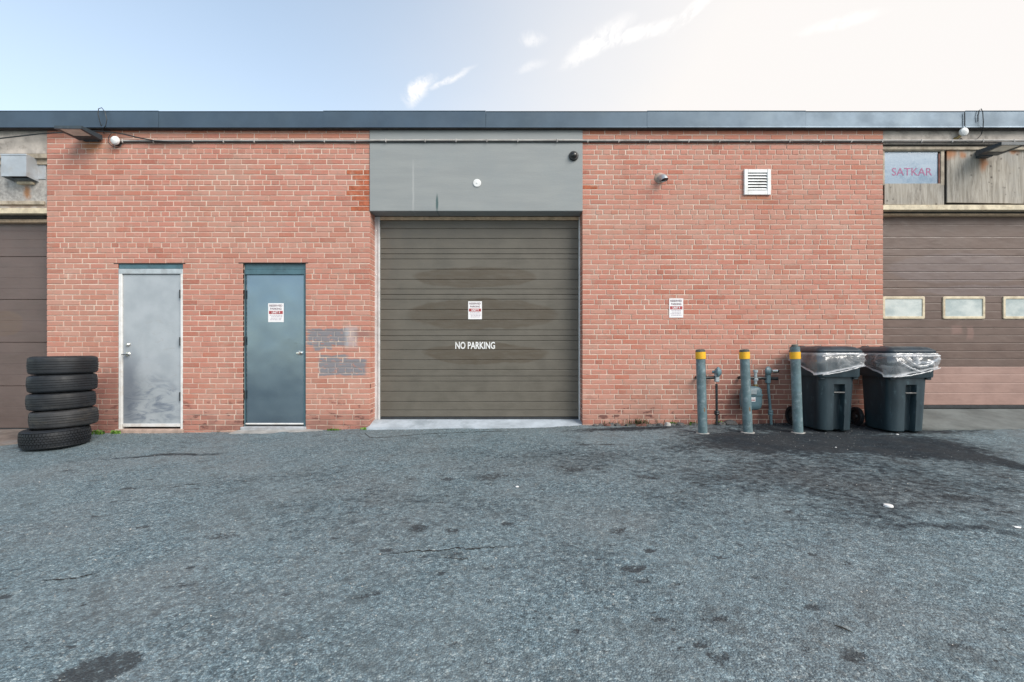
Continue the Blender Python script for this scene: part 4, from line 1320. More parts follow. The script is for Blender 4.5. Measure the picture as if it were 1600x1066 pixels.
# ------------------------------------------------------------------ small fittings on the walls
vt = thing('wall_vent', 'square white louvred vent high on the brick wall', 'vent', (wx(1182), 0, wz(306)))
x0, x1, z0, z1 = wx(1161.5), wx(1203), wz(305.5), wz(265.5)
f = MB()
fw = 0.05
f.bbox(x0, x0 + fw, -0.03, 0.0, z0, z1, 0.004); f.bbox(x1 - fw, x1, -0.03, 0.0, z0, z1, 0.004)
f.bbox(x0 + fw, x1 - fw, -0.028, 0.0, z1 - fw, z1 - 0.001, 0.004); f.bbox(x0 + fw, x1 - fw, -0.028, 0.0, z0 + 0.001, z0 + fw + 0.012, 0.004)
f.build('vent_frame', m_white, vt)
MB().box(x0 + fw - .002, x1 - fw + .002, -0.004, -0.001, z0 + fw, z1 - fw).build('vent_backing', m_black, vt, smooth=0)
ns = 6
for i in range(ns):
    zc = z1 - fw - (z1 - z0 - 2 * fw - 0.014) * (i + 0.55) / ns
    MB().add([(x0 + fw, -0.026, zc - 0.010), (x1 - fw, -0.026, zc - 0.010), (x1 - fw, -0.008, zc + 0.019), (x0 + fw, -0.008, zc + 0.019), (x0 + fw, -0.024, zc - 0.013), (x1 - fw, -0.024, zc - 0.013), (x1 - fw, -0.006, zc + 0.016), (x0 + fw, -0.006, zc + 0.016)],
             [(0, 1, 2, 3), (7, 6, 5, 4), (0, 4, 5, 1), (2, 6, 7, 3)]).build('vent_slat', m_white, vt, smooth=0)

ex = thing('exhaust_pipe', 'grey metal exhaust elbow poking out of the brick wall', 'exhaust pipe', (wx(1031), 0, wz(280)))
cx, cz = wx(1031), wz(278.5)
MB().lathe([(0.0001, -0.012), (0.055, -0.012), (0.075, -0.004), (0.078, 0.006)], (cx, -0.002, cz), 'y', 20).build('wall_flange', m_concrete_pink, ex)
pts = [(cx + 0.005, 0.0, cz - 0.005), (cx + 0.012, -0.04, cz - 0.006), (cx + 0.022, -0.075, cz - 0.018), (cx + 0.03, -0.095, cz - 0.042), (cx + 0.033, -0.1, cz - 0.062)]
MB().tube(pts, [0.045, 0.046, 0.047, 0.048, 0.05], 16, cap=False).tube(list(reversed(pts)), [0.045, 0.043, 0.042, 0.041, 0.040], 16, cap=False).build('elbow', m_steel, ex, fix=False)
MB().lathe([(0.0001, 0), (0.043, 0)], (cx + 0.032, -0.098, cz - 0.05), 'z', 16).build('bore', m_black, ex, fix=False)

dc = thing('dome_camera', 'small black dome camera at the upper right of the grey panel', 'camera', (wx(896), -0.014, wz(245)))
c = (wx(896), -0.014, wz(245))
MB().lathe([(0.066, 0.0), (0.066, -0.022), (0.058, -0.032), (0.046, -0.034)], c, 'y', 28).build('housing', m_black, dc)
mg = M('smoked_dome'); fin(mg, (0.02, 0.02, 0.02), 0.08, spec=0.6)
MB().lathe([(0.046, -0.032)] + [(0.046 * math.cos(R(a)), -0.032 - 0.042 * math.sin(R(a))) for a in (15, 30, 45, 60, 75, 89.5)], c, 'y', 28).build('dome', mg.m, dc)
o = MB().lathe([(0.056, 0.001), (0.056, -0.006), (0.050, -0.012), (0.012, -0.014), (0.01, -0.019), (0.0001, -0.019)], (wx(745.5), -0.014, wz(287)), 'y', 24).build('round_cover', m_white)
tag(o, 'round white cover plate in the middle of the grey panel', 'cover plate')


def wall_pack(sx, xb0, xb1, zw, label, tilt):
    """flat flood lamp sticking out from the wall, lens underneath"""
    t = thing('flood_light', label, 'flood light', ((xb0 + xb1) / 2, -0.02, zw), 'wall flood lights')
    xf0, xf1 = xb0 - 0.01, xb1 + 0.03
    dpt, h = 0.34, 0.055
    yb, yf = -0.03, -0.03 - dpt
    V = lambda x, y, z: (x, y, z + tilt * (y - yb))
    m = MB()
    top = [V(xb0, yb, zw + h * 1.3), V(xb1, yb, zw + h * 1.3), V(xf1, yf, zw + h * 0.7), V(xf0, yf, zw + h * 0.7)]
    bot = [V(xb0, yb, zw), V(xb1, yb, zw), V(xf1, yf, zw), V(xf0, yf, zw)]
    m.add(top + bot, [(0, 1, 2, 3), (0, 4, 5, 1), (1, 5, 6, 2), (2, 6, 7, 3), (3, 7, 4, 0)])
    # rim round the lens
    e = 0.035
    li = [V(xb0 + e, yb - e * 3.2, zw), V(xb1 - e, yb - e * 3.2, zw), V(xf1 - e, yf + e * .6, zw), V(xf0 + e, yf + e * .6, zw)]
    m.add(bot + li, [(0, 1, 5, 4), (1, 2, 6, 5), (2, 3, 7, 6), (3, 0, 4, 7)])
    m.build('housing', m_lamp_frame, t, smooth=0)
    li2 = [(p[0], p[1], p[2] + 0.006) for p in li]
    MB().add(li2, [(0, 1, 2, 3)]).build('lens', m_lens, t, smooth=0, fix=False)
    MB().bbox(xb0 + 0.06, xb1 - 0.06, yb - 0.01, 0.0 if sx < 0 else 0.04, zw - 0.01, zw + 0.09, 0.006).build('wall_bracket', m_lamp_frame, t)
    return t


wall_pack(-1, wx(124, -.03), wx(160, -.03), wz(219.5, -.03), 'flat dark flood light at the top left corner of the brick wall', 0.0)
wall_pack(1, wx(1525, -.03), wx(1558, -.03), wz(243.5, -.03), 'flat dark flood light on the plywood boards at right', 0.0)

sl = thing('round_lamp', 'small round white lamp beside the left flood light', 'lamp', (wx(177, -.06), -0.01, wz(218, -.06)), 'small round lamps')
c = (wx(177, -.09), 0.0, wz(218, -.09))
MB().lathe([(0.0001, -0.098), (0.03, -0.094), (0.052, -0.078), (0.06, -0.058), (0.052, -0.04), (0.03, -0.028)], c, 'y', 24).build('globe', m_white, sl)
MB().lathe([(0.03, -0.03), (0.045, -0.02), (0.045, 0.0)], (c[0] - 0.01, 0.0, c[2] - 0.01), 'y', 16).build('base', m_dark, sl)
MB().tube([(c[0] - 0.07, -0.04, c[2] + 0.11), (c[0] - 0.10, -0.05, c[2] + 0.05), (c[0] - 0.10, -0.06, c[2] - 0.02), (c[0] - 0.05, -0.06, c[2] - 0.075), (c[0] + 0.0, -0.05, c[2] - 0.095), (c[0] + 0.05, -0.04, c[2] - 0.08), (c[0] + 0.06, -0.02, c[2] - 0.03)], 0.005, 6).build('lead', m_black, sl)
sr = thing('round_lamp', 'small round white lamp on the concrete band at upper right', 'lamp', (wx(1509), 0.01, wz(206)), 'small round lamps')
c = (wx(1509.5, -.09), 0.012, wz(204.5, -.09))
MB().lathe([(0.0001, -0.108), (0.03, -0.104), (0.052, -0.088), (0.058, -0.068), (0.052, -0.05), (0.03, -0.04)], c, 'y', 24).build('globe', m_white, sr)
MB().tube([(c[0], -0.04, c[2]), (c[0] - 0.03, -0.03, c[2] - 0.05), (c[0] - 0.05, -0.005, c[2] - 0.07), (c[0] - 0.05, 0.012, c[2] - 0.07)], [0.025, 0.018, 0.02, 0.03], 10).build('bracket', m_brass, sr)
MB().tube([(c[0] + 0.02, 0.005, c[2] - 0.06), (c[0] + 0.07, 0.0, c[2] - 0.10), (c[0] + 0.11, -0.01, c[2] - 0.13)], 0.005, 6).build('lead', m_black, sr)

# conduit and cables under the roof edge
cd = thing('conduit', 'long grey conduit with black cable running across the wall top', 'conduit', (0, -0.02, wz(220)))
zc = wz(219.8, -.02)


def wob(x, a=0.006, s=1.3): return a * mnoise.noise((x * s, 3.3, 1.1))


xs = [wx(186) + i * 0.3 for i in range(int((XR - wx(186)) / 0.3) + 1)]
MB().tube([(x, -0.0215 if x < XJL or x > XJR else -0.030, zc + wob(x, .004)) for x in xs], 0.0125, 8).build('pipe', m_conduit, cd)
MB().tube([(x, -0.018 if x < XJL or x > XJR else -0.028, zc - 0.021 + wob(x + 7, .006, 2)) for x in xs], 0.0075, 6).build('cable', m_black, cd)
cl = MB()
for px in [190 + 51.5 * i for i in range(28)]:
    x = wx(px + (px * 7 % 13))
    yb = -0.001 if x < XJL or x > XJR else -0.0145
    cl.bbox(x - 0.005, x + 0.005, yb - 0.036, yb, zc - 0.031 + wob(x, .004), zc + 0.0145, 0.002)
cl.build('clip', m_conduit, cd)
o = MB().tube([(wx(p, -.05), -0.05, wz(q, -.05)) for p, q in ((-60, 219), (0, 216.5), (30, 213), (60, 209.5), (90, 207.5), (150, 205), (170, 206), (190, 209), (215, 215), (240, 220), (270, 222), (300, 222))], 0.0085, 8).build('power_cable', m_black)
tag(o, 'slack black cable sagging past the left flood light', 'cable')
o = MB().tube([(wx(p, d), d, wz(q, d)) for p, q, d in ((160, 203, -.05), (156, 190, -.10), (153, 178, -.11), (154, 170, -.11), (159, 168.5, -.10), (164, 175, -.11), (167, 187, -.11), (165, 197, -.10), (160, 202, -.06), (163, 210, -.03))], 0.005, 6).build('wire_loop', m_black)
tag(o, 'loop of thin black wire over the fascia at left', 'wire')
o = MB().tube([(wx(p, d), d, wz(q, d)) for p, q, d in ((1528, 190, -.085), (1528, 180, -.09), (1530, 172.5, -.09), (1533, 170, -.08), (1535.5, 175, -.10), (1536.5, 190, -.11), (1536, 200, -.08), (1533, 211, -.03), (1527, 217, -.02), (1520, 219, -.015))], 0.0055, 6).build('wire_loop', m_black)
tag(o, 'loop of thin black wire over the fascia at right', 'wire')
o = MB().tube([(wx(1507, -.08), -.082, wz(196.5, -.08)), (wx(1507, -.08), -.082, wz(176, -.08))], 0.006, 6).build('antenna_wire', m_pipe)
tag(o, 'short straight dark wire on the fascia above the right lamp', 'wire')


# ------------------------------------------------------------------ tires
def tire(label, cx, cy, z0, w, r, tilt, mat, lug=False, offset_rot=0.0):
    t = thing('tire', label, 'tire', (cx, cy, z0), 'worn tires stacked by the left door')
    mt = Matrix.Rotation(tilt[0], 3, 'X') @ Matrix.Rotation(tilt[1], 3, 'Y') @ Matrix.Rotation(offset_rot, 3, 'Z')
    c = (cx, cy, z0 + w / 2)
    h = w / 2
    tw = h * 0.72
    prof = []
    # tread with four circumferential grooves
    gp = [-0.55, -0.19, 0.19, 0.55]
    def rad(u): return r - 0.007 * u * u
    prof.append((rad(-1), -tw))
    for gcent in gp:
        gw = 0.04 if not lug else 0.03
        prof += [(rad(gcent - gw), (gcent - gw) * tw), (rad(gcent) - 0.008, (gcent - gw * .7) * tw), (rad(gcent) - 0.008, (gcent + gw * .7) * tw), (rad(gcent + gw), (gcent + gw) * tw)]
    prof.append((rad(1), tw))
    if lug: prof = [(rr - 0.008, hh) for rr, hh in prof]
    MB().lathe(prof, c, 'z', 72, mt).build('tread', mat, t)
    for s in (1, -1):
        p = [(rad(1) - (0.008 if lug else 0), s * tw), (r - 0.010, s * h * 0.79), (r - 0.018, s * h * 0.87), (r - 0.032, s * h * 0.94), (r - 0.05, s * h * 0.985), (r - 0.07, s * h), (r - 0.085, s * h * 0.985), (r - 0.10, s * h * 0.90), (r - 0.115, s * h * 0.86), (r - 0.118, s * h * 0.7), (r - 0.10, s * h * 0.6), (r - 0.03, s * h * 0.6)]
        MB().lathe(p, c, 'z', 72, mt).build('sidewall', mat, t)
    if lug:
        b = MB()
        n = 58
        for i in range(n):
            for (u0, u1, sk, ph) in ((-0.98, -0.60, .5, 0), (-0.5, -0.22, -.6, .5), (-0.15, 0.15, .6, 0), (0.22, 0.5, -.6, .5), (0.60, 0.98, .5, 0)):
                a0 = 2 * math.pi * (i + ph) / n
                dw = 2 * math.pi / n * 0.36
                vs_ = []
                for rr in (r - 0.010, r + 0.0005):
                    for (u, da) in ((u0, -dw - sk * .02), (u0, dw - sk * .02), (u1, dw + sk * .02), (u1, -dw + sk * .02)):
                        q = (rr - 0.007 * u * u)
                        vs_.append(Vector(c) + mt @ Vector((q * math.cos(a0 + da), q * math.sin(a0 + da), u * tw)))
                b.add(vs_, [(4, 5, 6, 7), (0, 1, 5, 4), (1, 2, 6, 5), (2, 3, 7, 6), (3, 0, 4, 7)])
        b.build('tread_block', mat, t, smooth=0, kind='stuff')
    return t


TZ = max(float(lot_z(-5.6 + dx_, -0.7 + dy_)) for dx_ in (-.25, 0, .25) for dy_ in (-.25, 0, .25))
tire('chunky winter tire at the bottom of the stack', -5.625, -0.735, TZ - 0.006, 0.226, 0.323, (0.010, -0.022), m_rubber_new, True, .1)
tire('dusty brownish tire, second from the bottom of the stack', -5.602, -0.650, TZ + 0.217, 0.219, 0.318, (0.0, -0.040), m_rubber_dusty, False, .7)
tire('dark narrow tire in the middle of the stack', -5.625, -0.660, TZ + 0.440, 0.209, 0.318, (0.0, -0.030), m_rubber, False, 1.3)
tire('black grooved tire, second from the top of the stack', -5.615, -0.655, TZ + 0.653, 0.217, 0.323, (0.0, -0.030), m_rubber_new, False, 2.1)
tire('grey worn tire on top of the stack', -5.612, -0.650, TZ + 0.872, 0.223, 0.324, (0.0, -0.012), m_rubber, False, 3.0)


# ------------------------------------------------------------------ bollards
def bollard(label, px, y, base_px, top_px, lean, cap, seed):
    x, z0 = wx(px, y), wz(base_px, y)
    z0 = float(lot_z(x, y))
    z1 = wz(top_px, y)
    t = thing('bollard', label, 'bollard', (x, y, z0), 'yellow banded bollards by the gas meters')
    r = 0.056
    ax = lambda z: Vector((x + lean * (z - z0) / (z1 - z0), y, z))
    MB().tube([ax(z0 - 0.15), ax(z0), ax((z0 + z1) / 2), ax(z1 - 0.03)], r, 28).build('post', m_bollard, t, smooth=40)
    zb0, zb1 = wz(561, y), wz(550, y)
    if cap == 'flat':
        MB().tube([ax(z1 - 0.031), ax(z1 - 0.012), ax(z1 - 0.004), ax(z1)], [r + 0.001, r + 0.001, r * 0.86, r * 0.5], 28).build('post_cap', m_cap, t, smooth=40)
    else:
        MB().tube([ax(z1 - 0.031), ax(z1 - 0.02), ax(z1 - 0.016), ax(z1)], [r * 0.8, r * 0.8, r * 0.66, r * 0.6], 28).build('post_cap', m_cap, t, smooth=40)
    MB().tube([ax(zb0), ax(zb0 + 0.001), ax(zb1 - 0.001), ax(zb1)], [r + 0.001, r + 0.005, r + 0.005, r + 0.001], 28).build('reflective_band', m_yellow, t, smooth=40)
    rs = random.Random(seed)
    # rust chip and concrete collar at the foot
    if cap == 'flat':
        chip = MB()
        zc = z0 + 0.30
        pts = []
        for k in range(9):
            a = 2 * math.pi * k / 9
            ang = -math.pi / 2 + 0.15 + 0.20 * math.cos(a) * rs.uniform(.6, 1)
            zz_ = zc + 0.03 * math.sin(a) * rs.uniform(.7, 1.2)
            c0 = ax(zz_)
            pts.append(c0 + Vector((math.cos(ang), math.sin(ang), 0)) * (r + 0.0012))
        chip.add(pts, [tuple(range(9))]).build('rust_chip', m_bollard_rust, t, smooth=0)
    ring = MB()
    zg = z0 + 0.004
    prof = [[Vector((x + math.cos(2 * math.pi * k / 24) * q * (1 + 0.10 * math.sin(k * 2.1 + seed)), y + math.sin(2 * math.pi * k / 24) * q * (1 + 0.10 * math.sin(k * 1.3 + seed)), z)) for k in range(24)] for q, z in ((0.082, zg - 0.05), (0.080, zg - 0.003), (0.070, zg + 0.002), (0.04, zg + 0.004))]
    ring.loft(prof, False, False).build('collar', m_concrete, t, smooth=40)
    return t


bollard('yellow banded bollard beside the gas riser, nearest the garage door', 1098, -0.65, 674, 546, -0.03, 'flat', 1)
bollard('yellow banded bollard in front of the gas meter body', 1168.5, -0.65, 675, 546, -0.045, 'flat', 2)
bollard('yellow banded bollard with greenish cap touching the bin', 1247, -0.66, 672, 538.5, -0.042, 'green', 3)

# ------------------------------------------------------------------ gas riser and meter
MY = -0.13
gs = thing('gas_riser', 'thin black gas riser pipe with regulator between two bollards', 'gas pipe', (wx(1120, MY), MY, 0.08))


def pt(px, py, y=MY): return (wx(px, y), y, wz(py, y))


xr, zr = wx(1119.5, MY), wz(590, MY)
m = MB().tube([(xr + 0.008, MY, 0.0), (xr + 0.004, MY, wz(650, MY)), (xr, MY, wz(600, MY))], 0.0165, 12)
m.tube([(xr, MY, zr), (xr - 0.10, MY, zr - 0.004), (xr - 0.20, MY, zr - 0.006), (xr - 0.22, MY + 0.02, zr - 0.006), (xr - 0.225, 0.01, zr - 0.006)], 0.020, 12)
m.build('pipe', m_pipe, gs)
m = MB().lathe([(0.017, -0.03), (0.030, -0.028), (0.036, -0.01), (0.030, 0.0), (0.036, 0.01), (0.030, 0.028), (0.017, 0.03)], (xr + 0.005, MY, wz(645, MY)), 'z', 10)
m.build('union_joint', m_pipe, gs, smooth=0)
reg = Matrix.Rotation(R(62), 3, 'Z')
m = MB().lathe([(0.0001, -0.045), (0.03, -0.043), (0.05, -0.028), (0.066, -0.012), (0.072, -0.006), (0.072, 0.006), (0.066, 0.012), (0.045, 0.03), (0.02, 0.05), (0.02, 0.075), (0.0001, 0.076)], (xr + 0.02, MY - 0.005, wz(581.5, MY)), 'y', 28, reg)
m.build('regulator', m_meter, gs)
MB().bbox(xr - 0.024, xr + 0.03, MY - 0.03, MY + 0.03, wz(597, MY), wz(583, MY), 0.008).build('valve_body', m_meter_pale, gs)

mt_ = thing('gas_meter', 'teal grey gas meter with pipes behind the middle bollard', 'gas meter', (wx(1180, MY), MY, 0.1))
cxm = wx(1173, MY - .02)
zt, zb_ = wz(603.5, MY), wz(640, MY)
rings = []
for f, wsc, dsc in ((0.0, .45, .5), (0.03, .68, .75), (0.10, .88, .95), (0.25, .98, 1), (0.52, 1.0, 1), (0.60, 1.0, 1), (0.62, 1.06, 1.08), (0.66, 1.06, 1.08), (0.68, 0.98, .98), (0.86, .96, .95), (0.95, .82, .8), (1.0, .5, .5)):
    rings.append(rrect(cxm, MY - 0.02, zb_ + (zt - zb_) * f, 0.135 * wsc, 0.085 * dsc, 0.06 * min(wsc, dsc), 5))
MB().loft(rings).build('meter_body', m_meter, mt_, smooth=40)
yf = MY - 0.02 - 0.085
MB().bbox(wx(1171.5, yf), wx(1182, yf), yf - 0.014, yf + 0.01, wz(616.5, yf), wz(609, yf), 0.005).build('index_box', m_meter_pale, mt_)
MB().bbox(wx(1172.5, yf), wx(1180.5, yf), yf - 0.004, yf + 0.004, wz(628, yf), wz(621, yf), 0.002).build('label_plate', m_sign, mt_)
MB().bbox(wx(1173.5, yf), wx(1179.5, yf), yf - 0.0055, yf - 0.003, wz(626, yf), wz(624.8, yf), 0.0005).build('label_print', m_red, mt_)
xp = wx(1180.5, MY)
m = MB().tube([(xp, MY, zt - 0.01), (xp, MY, wz(578, MY))], 0.02, 12)
m.lathe([(0.02, -0.025), (0.034, -0.023), (0.034, 0.0), (0.026, 0.012)], (xp, MY, wz(592, MY)), 'z', 8)
m.lathe([(0.02, -0.018), (0.031, -0.017), (0.031, 0.017), (0.0001, 0.019)], (xp, MY, wz(580, MY)), 'z', 8)
m.build('outlet_fitting', m_meter_pale, mt_, smooth=30)
MB().lathe([(0.022, -0.014), (0.032, -0.012), (0.032, 0.012), (0.022, 0.014)], (xp, MY, zt + 0.012), 'z', 8).build('brass_nut', m_brass, mt_, smooth=0)
zh = wz(591, MY)
MB().tube([(wx(1162, MY), 0.0, zh), (wx(1163, MY), MY + 0.03, zh), (wx(1166, MY), MY, zh), (wx(1190, MY), MY, zh), (wx(1212, MY), MY, zh - 0.004), (wx(1215, MY), MY - 0.01, zh - 0.004)], [0.021, 0.021, 0.021, 0.021, 0.023, 0.026], 12).build('header_pipe', m_pipe, mt_)
x2 = wx(1199.5, MY)
MB().tube([(x2 + 0.055, MY, 0.02), (x2 + 0.04, MY, wz(645, MY)), (x2 + 0.012, MY, wz(610, MY)), (x2, MY, wz(586, MY))], 0.0185, 12).build('riser_pipe', m_meter, mt_)
MB().lathe([(0.018, -0.035), (0.03, -0.033), (0.034, -0.01), (0.028, 0.0), (0.034, 0.012), (0.03, 0.033), (0.018, 0.035)], (x2 + 0.04, MY, wz(645, MY)), 'z', 10).build('union_joint', m_meter, mt_, smooth=0)
MB().bbox(x2 - 0.028, x2 + 0.028, MY - 0.035, MY + 0.03, wz(599, MY), wz(585, MY), 0.008).build('valve_body', m_meter, mt_)
MB().lathe([(0.0001, -0.04), (0.03, -0.038), (0.052, -0.022), (0.064, -0.008), (0.064, 0.008), (0.05, 0.022), (0.025, 0.035), (0.0001, 0.036)], (x2 + 0.0, MY - 0.01, wz(580, MY)), 'y', 26, Matrix.Rotation(R(40), 3, 'Z')).build('regulator', m_meter, mt_)
MB().lathe([(0.0001, -0.075), (0.022, -0.072), (0.028, -0.06), (0.028, -0.01), (0.02, 0.0)], (x2 + 0.055, MY - 0.03, wz(579.5, MY)), 'y', 18, Matrix.Rotation(R(35), 3, 'Z')).build('vent_cap', m_chrome, mt_)


# ------------------------------------------------------------------ wheeled bins with clear liners
def wheeled_bin(label, x0, x1, yf, zg, seed, grp):
    cx, w = (x0 + x1) / 2, (x1 - x0)
    L = 0.60
    cy = yf + L / 2
    t = thing('wheeled_bin', label, 'bin', (cx, cy, zg), grp)
    H = 0.985
    zr0 = zg + H * 0.70       # underside of the rim band
    hx, hy = w / 2, L / 2

    def body_ring(z, sx, sy, r):
        """outline with the lifting channel pressed into the front"""
        pts = []
        per = rrect(cx, cy, z, sx, sy, r, 8)
        out = []
        for i, p in enumerate(per):
            q = per[(i + 1) % len(per)]
            out.append(p)
            if i % 9 == 8:                       # the four straight sides, always the same number of points
                for j in range(1, 44): out.append(p.lerp(q, j / 44))
        chan = 1.0 if z < zg + 0.012 + H * 0.595 else 0.0
        for p in out:
            u = abs(p.x - (cx + 0.012))
            if chan and p.y < cy - sy + 0.06 and u < 0.066:
                p.y += 0.075 * min(1, (0.066 - u) / 0.008)
        return out
    rings = []
    lv = [0.0, 0.012, 0.05, 0.2, 0.4, 0.55, 0.585, 0.593, 0.597, 0.64, 0.68, 0.72, 0.76]
    for f in lv:
        k = f / 0.86
        sx = hx * (0.78 + 0.10 * k) - (0.012 if f == 0 else 0)
        sy = hy * (0.80 + 0.11 * k) - (0.012 if f == 0 else 0)
        r = ring = body_ring(zg + 0.012 + f * H, sx, sy, 0.095)
        rings.append(ring)
    MB().loft(rings).build('body', m_bin, t, smooth=35)
    # rim band: flared collar, deeper at the corners
    rr = []
    for z, g_ in ((zr0 + 0.001, -0.05), (zr0, -0.002), (zr0 + 0.02, 0.003), (zg + H - 0.02, 0.006), (zg + H - 0.012, 0.016), (zg + H, 0.016), (zg + H, 0.0), (zg + H - 0.03, -0.03)):
        rr.append(rrect(cx, cy, z, hx + g_, hy + g_, 0.06, 6))
    rim = MB().loft(rr, True, False).build('rim', m_bin, t, smooth=35)
    # brackets (gussets) under the rim at the front corners
    for sx in (-1, 1):
        MB().bbox(cx + sx * hx * 0.80 - 0.03, cx + sx * hx * 0.80 + 0.03, yf + 0.02, yf + 0.07, zr0 - 0.03, zr0 - 0.001, 0.008).build('gusset', m_bin, t)
    # lifting bar across the channel
    MB().tube([(cx - 0.056, yf + 0.05, zg + H * 0.50), (cx + 0.08, yf + 0.05, zg + H * 0.50)], 0.013, 10).build('lift_bar', m_pipe, t)
    # lid: shallow dome with a flat tray top
    zl = zg + H
    lr = []
    for z, g_, r in ((zl + 0.004, 0.026, 0.07), (zl + 0.03, 0.030, 0.07), (zl + 0.045, 0.020, 0.07), (zl + 0.075, -0.02, 0.06), (zl + 0.088, -0.06, 0.06), (zl + 0.090, -0.10, 0.05), (zl + 0.082, -0.115, 0.05), (zl + 0.084, -0.2, 0.03)):
        lr.append(rrect(cx, cy + (0.01 if g_ > 0 else 0.015), z, hx + g_, hy + g_, r, 6))
    lid = MB().loft(lr).build('lid', m_lid, t, smooth=35)
    for sx in (-0.45, 0.45):
        MB().bbox(cx + sx * hx - 0.03, cx + sx * hx + 0.03, cy + hy - 0.06, cy + hy + 0.045, zl + 0.05, zl + 0.098, 0.012).build('hinge_lug', m_lid, lid)
    # handle bar behind
    zh_ = zl - 0.01
    MB().tube([(cx - hx * 0.86, cy + hy - 0.02, zh_ - 0.02), (cx - hx * 0.88, cy + hy + 0.05, zh_), (cx - hx * 0.7, cy + hy + 0.065, zh_ + 0.004), (cx + hx * 0.7, cy + hy + 0.065, zh_ + 0.004), (cx + hx * 0.88, cy + hy + 0.05, zh_), (cx + hx * 0.86, cy + hy - 0.02, zh_ - 0.02)], 0.017, 10).build('handle', m_black, t)
    for sx in (-1, 1):
        c = (cx + sx * (hx * 0.90 + 0.012), cy + hy - 0.02, zg + 0.128)
        wh = MB().lathe([(0.085, -0.026), (0.118, -0.026), (0.128, -0.018), (0.128, 0.018), (0.118, 0.026), (0.085, 0.026)], c, 'x', 36, close=True).build('wheel', m_rubber, t)
        MB().lathe([(0.0001, -0.02), (0.03, -0.022), (0.04, -0.008), (0.084, -0.006), (0.084, 0.006), (0.04, 0.008), (0.03, 0.022), (0.0001, 0.02)], c, 'x', 24).build('hub', m_black, wh)
    MB().tube([(cx - hx * 0.9, cy + hy - 0.02, zg + 0.128), (cx + hx * 0.9, cy + hy - 0.02, zg + 0.128)], 0.011, 8).build('axle', m_pipe, t)
    return cx, cy, hx, hy, zg + H


def liner(label, geo, seed, drop, knot):
    """clear bag cuffed over the rim: a hanging skirt with folds and a rolled hem"""
    cx, cy, hx, hy, zr = geo
    rs = random.Random(seed)
    base = rrect(0, 0, 0, 1, 1, 0.001, 1)
    per = rrect(cx, cy, 0, hx + 0.02, hy + 0.02, 0.07, 10)
    dense = []
    for i, p in enumerate(per):
        q = per[(i + 1) % len(per)]
        k = max(1, int((q - p).length / 0.010))
        for j in range(k): dense.append(p.lerp(q, j / k))
    n = len(dense)
    ctr = Vector((cx, cy, 0))
    rows = 16
    vs_, hem = [], []
    for r in range(rows + 2):
        f = min(r / rows, 1.0)
        for p in dense:
            u, v = (p.x - cx) / hx, (p.y - cy) / hy
            fr = max(0, -v)                                   # 1 on the front
            dp = drop(u, v)
            o = p - ctr
            nrm = Vector((o.x / hx ** 2, o.y / hy ** 2, 0)).normalized() if abs(u) > .9 and abs(v) > .9 else Vector((math.copysign(1, u) if abs(u) > abs(v) else 0, math.copysign(1, v) if abs(v) >= abs(u) else 0, 0))
            nz = mnoise.noise((p.x * 9 + seed, p.y * 9, f * 1.4))
            nz2 = mnoise.noise((p.x * 28 + seed, p.y * 28, f * 3.0))
            out = 0.008 + 0.030 * math.sin(min(f * 1.15, 1) * math.pi) * (0.7 + nz) + 0.005 * nz2 * f + 0.016 * f
            zz_ = zr + 0.006 - dp * f + 0.012 * nz * f
            if r == rows + 1:
                out -= 0.014
                zz_ += 0.012
            if r < 2: out += 0.012
            vs_.append(p + nrm * max(out, 0.006) + Vector((0, 0, zz_)))
            hem.append(1.0 if r >= rows - 1 else (0.85 if r <= 1 else (0.35 if r <= 2 else 0.0)))
    fs_ = []
    for r in range(rows + 1):
        for k in range(n):
            fs_.append((r * n + k, (r + 1) * n + k, (r + 1) * n + (k + 1) % n, r * n + (k + 1) % n))
    m = MB().add(vs_, fs_)
    sw = m
    root = thing('bin_liner', label, 'bin bag', (cx, cy, zr), 'clear bags over the bin rims')
    o = sw.build('bag_cuff', m_liner, root, smooth=60, fix=False)
    at = o.data.attributes.new('hem', 'FLOAT', 'POINT')
    at.data.foreach_set('value', hem)
    # gathered twists of plastic along the front
    tw = MB()
    tn = 0
    for (a, b, sag, rad) in knot:
        pts, rd = [], []
        for i in range(15):
            s = i / 14
            u = a[0] + (b[0] - a[0]) * s
            d = a[1] + (b[1] - a[1]) * s + sag * math.sin(s * math.pi)
            yy_ = cy - hy - 0.02 - 0.034 + 0.008 * math.sin(i * 2.2)
            pts.append((cx + u * hx, yy_, zr - d))
            rd.append(max(0.003, rad * (0.6 + 0.4 * math.sin(s * math.pi)) * (1 + 0.35 * math.sin(i * 2.7 + seed))))
        tw.tube(pts, rd, 9)
        tn += 1
    if tn:
        tb = tw.build('bag_twist', m_liner, root, smooth=60)
        at = tb.data.attributes.new('hem', 'FLOAT', 'POINT')
        at.data.foreach_set('value', [0.6] * len(tb.data.vertices))
    return root


GB = 'dark wheeled bins by the brick wall'
zg1 = max(float(lot_z(x_, y_)) for x_ in (3.85, 4.3, 4.7, 5.15) for y_ in (-0.7, -0.2)) - 0.012
b1 = wheeled_bin('dark wheeled bin beside the third bollard, nearer the gas meters', wx(1281, -.70), wx(1346.5, -.70), -0.70, zg1, 1, GB)
b2 = wheeled_bin('dark wheeled bin at the end, in front of the brown door', wx(1391, -.75), wx(1462, -.75), -0.75, zg1 - 0.004, 2, GB)


def drop1(u, v):
    if v < -0.8: return 0.27 - 0.06 * (u + 1)
    if u < 0: return 0.27 + (-v - 1) * 0.085
    return 0.15 + 0.02 * v


def drop2(u, v):
    if v < -0.8: return 0.29 - 0.055 * (u + 1)
    if u < 0: return 0.285 + (-v - 1) * 0.09
    return 0.15 + 0.02 * v


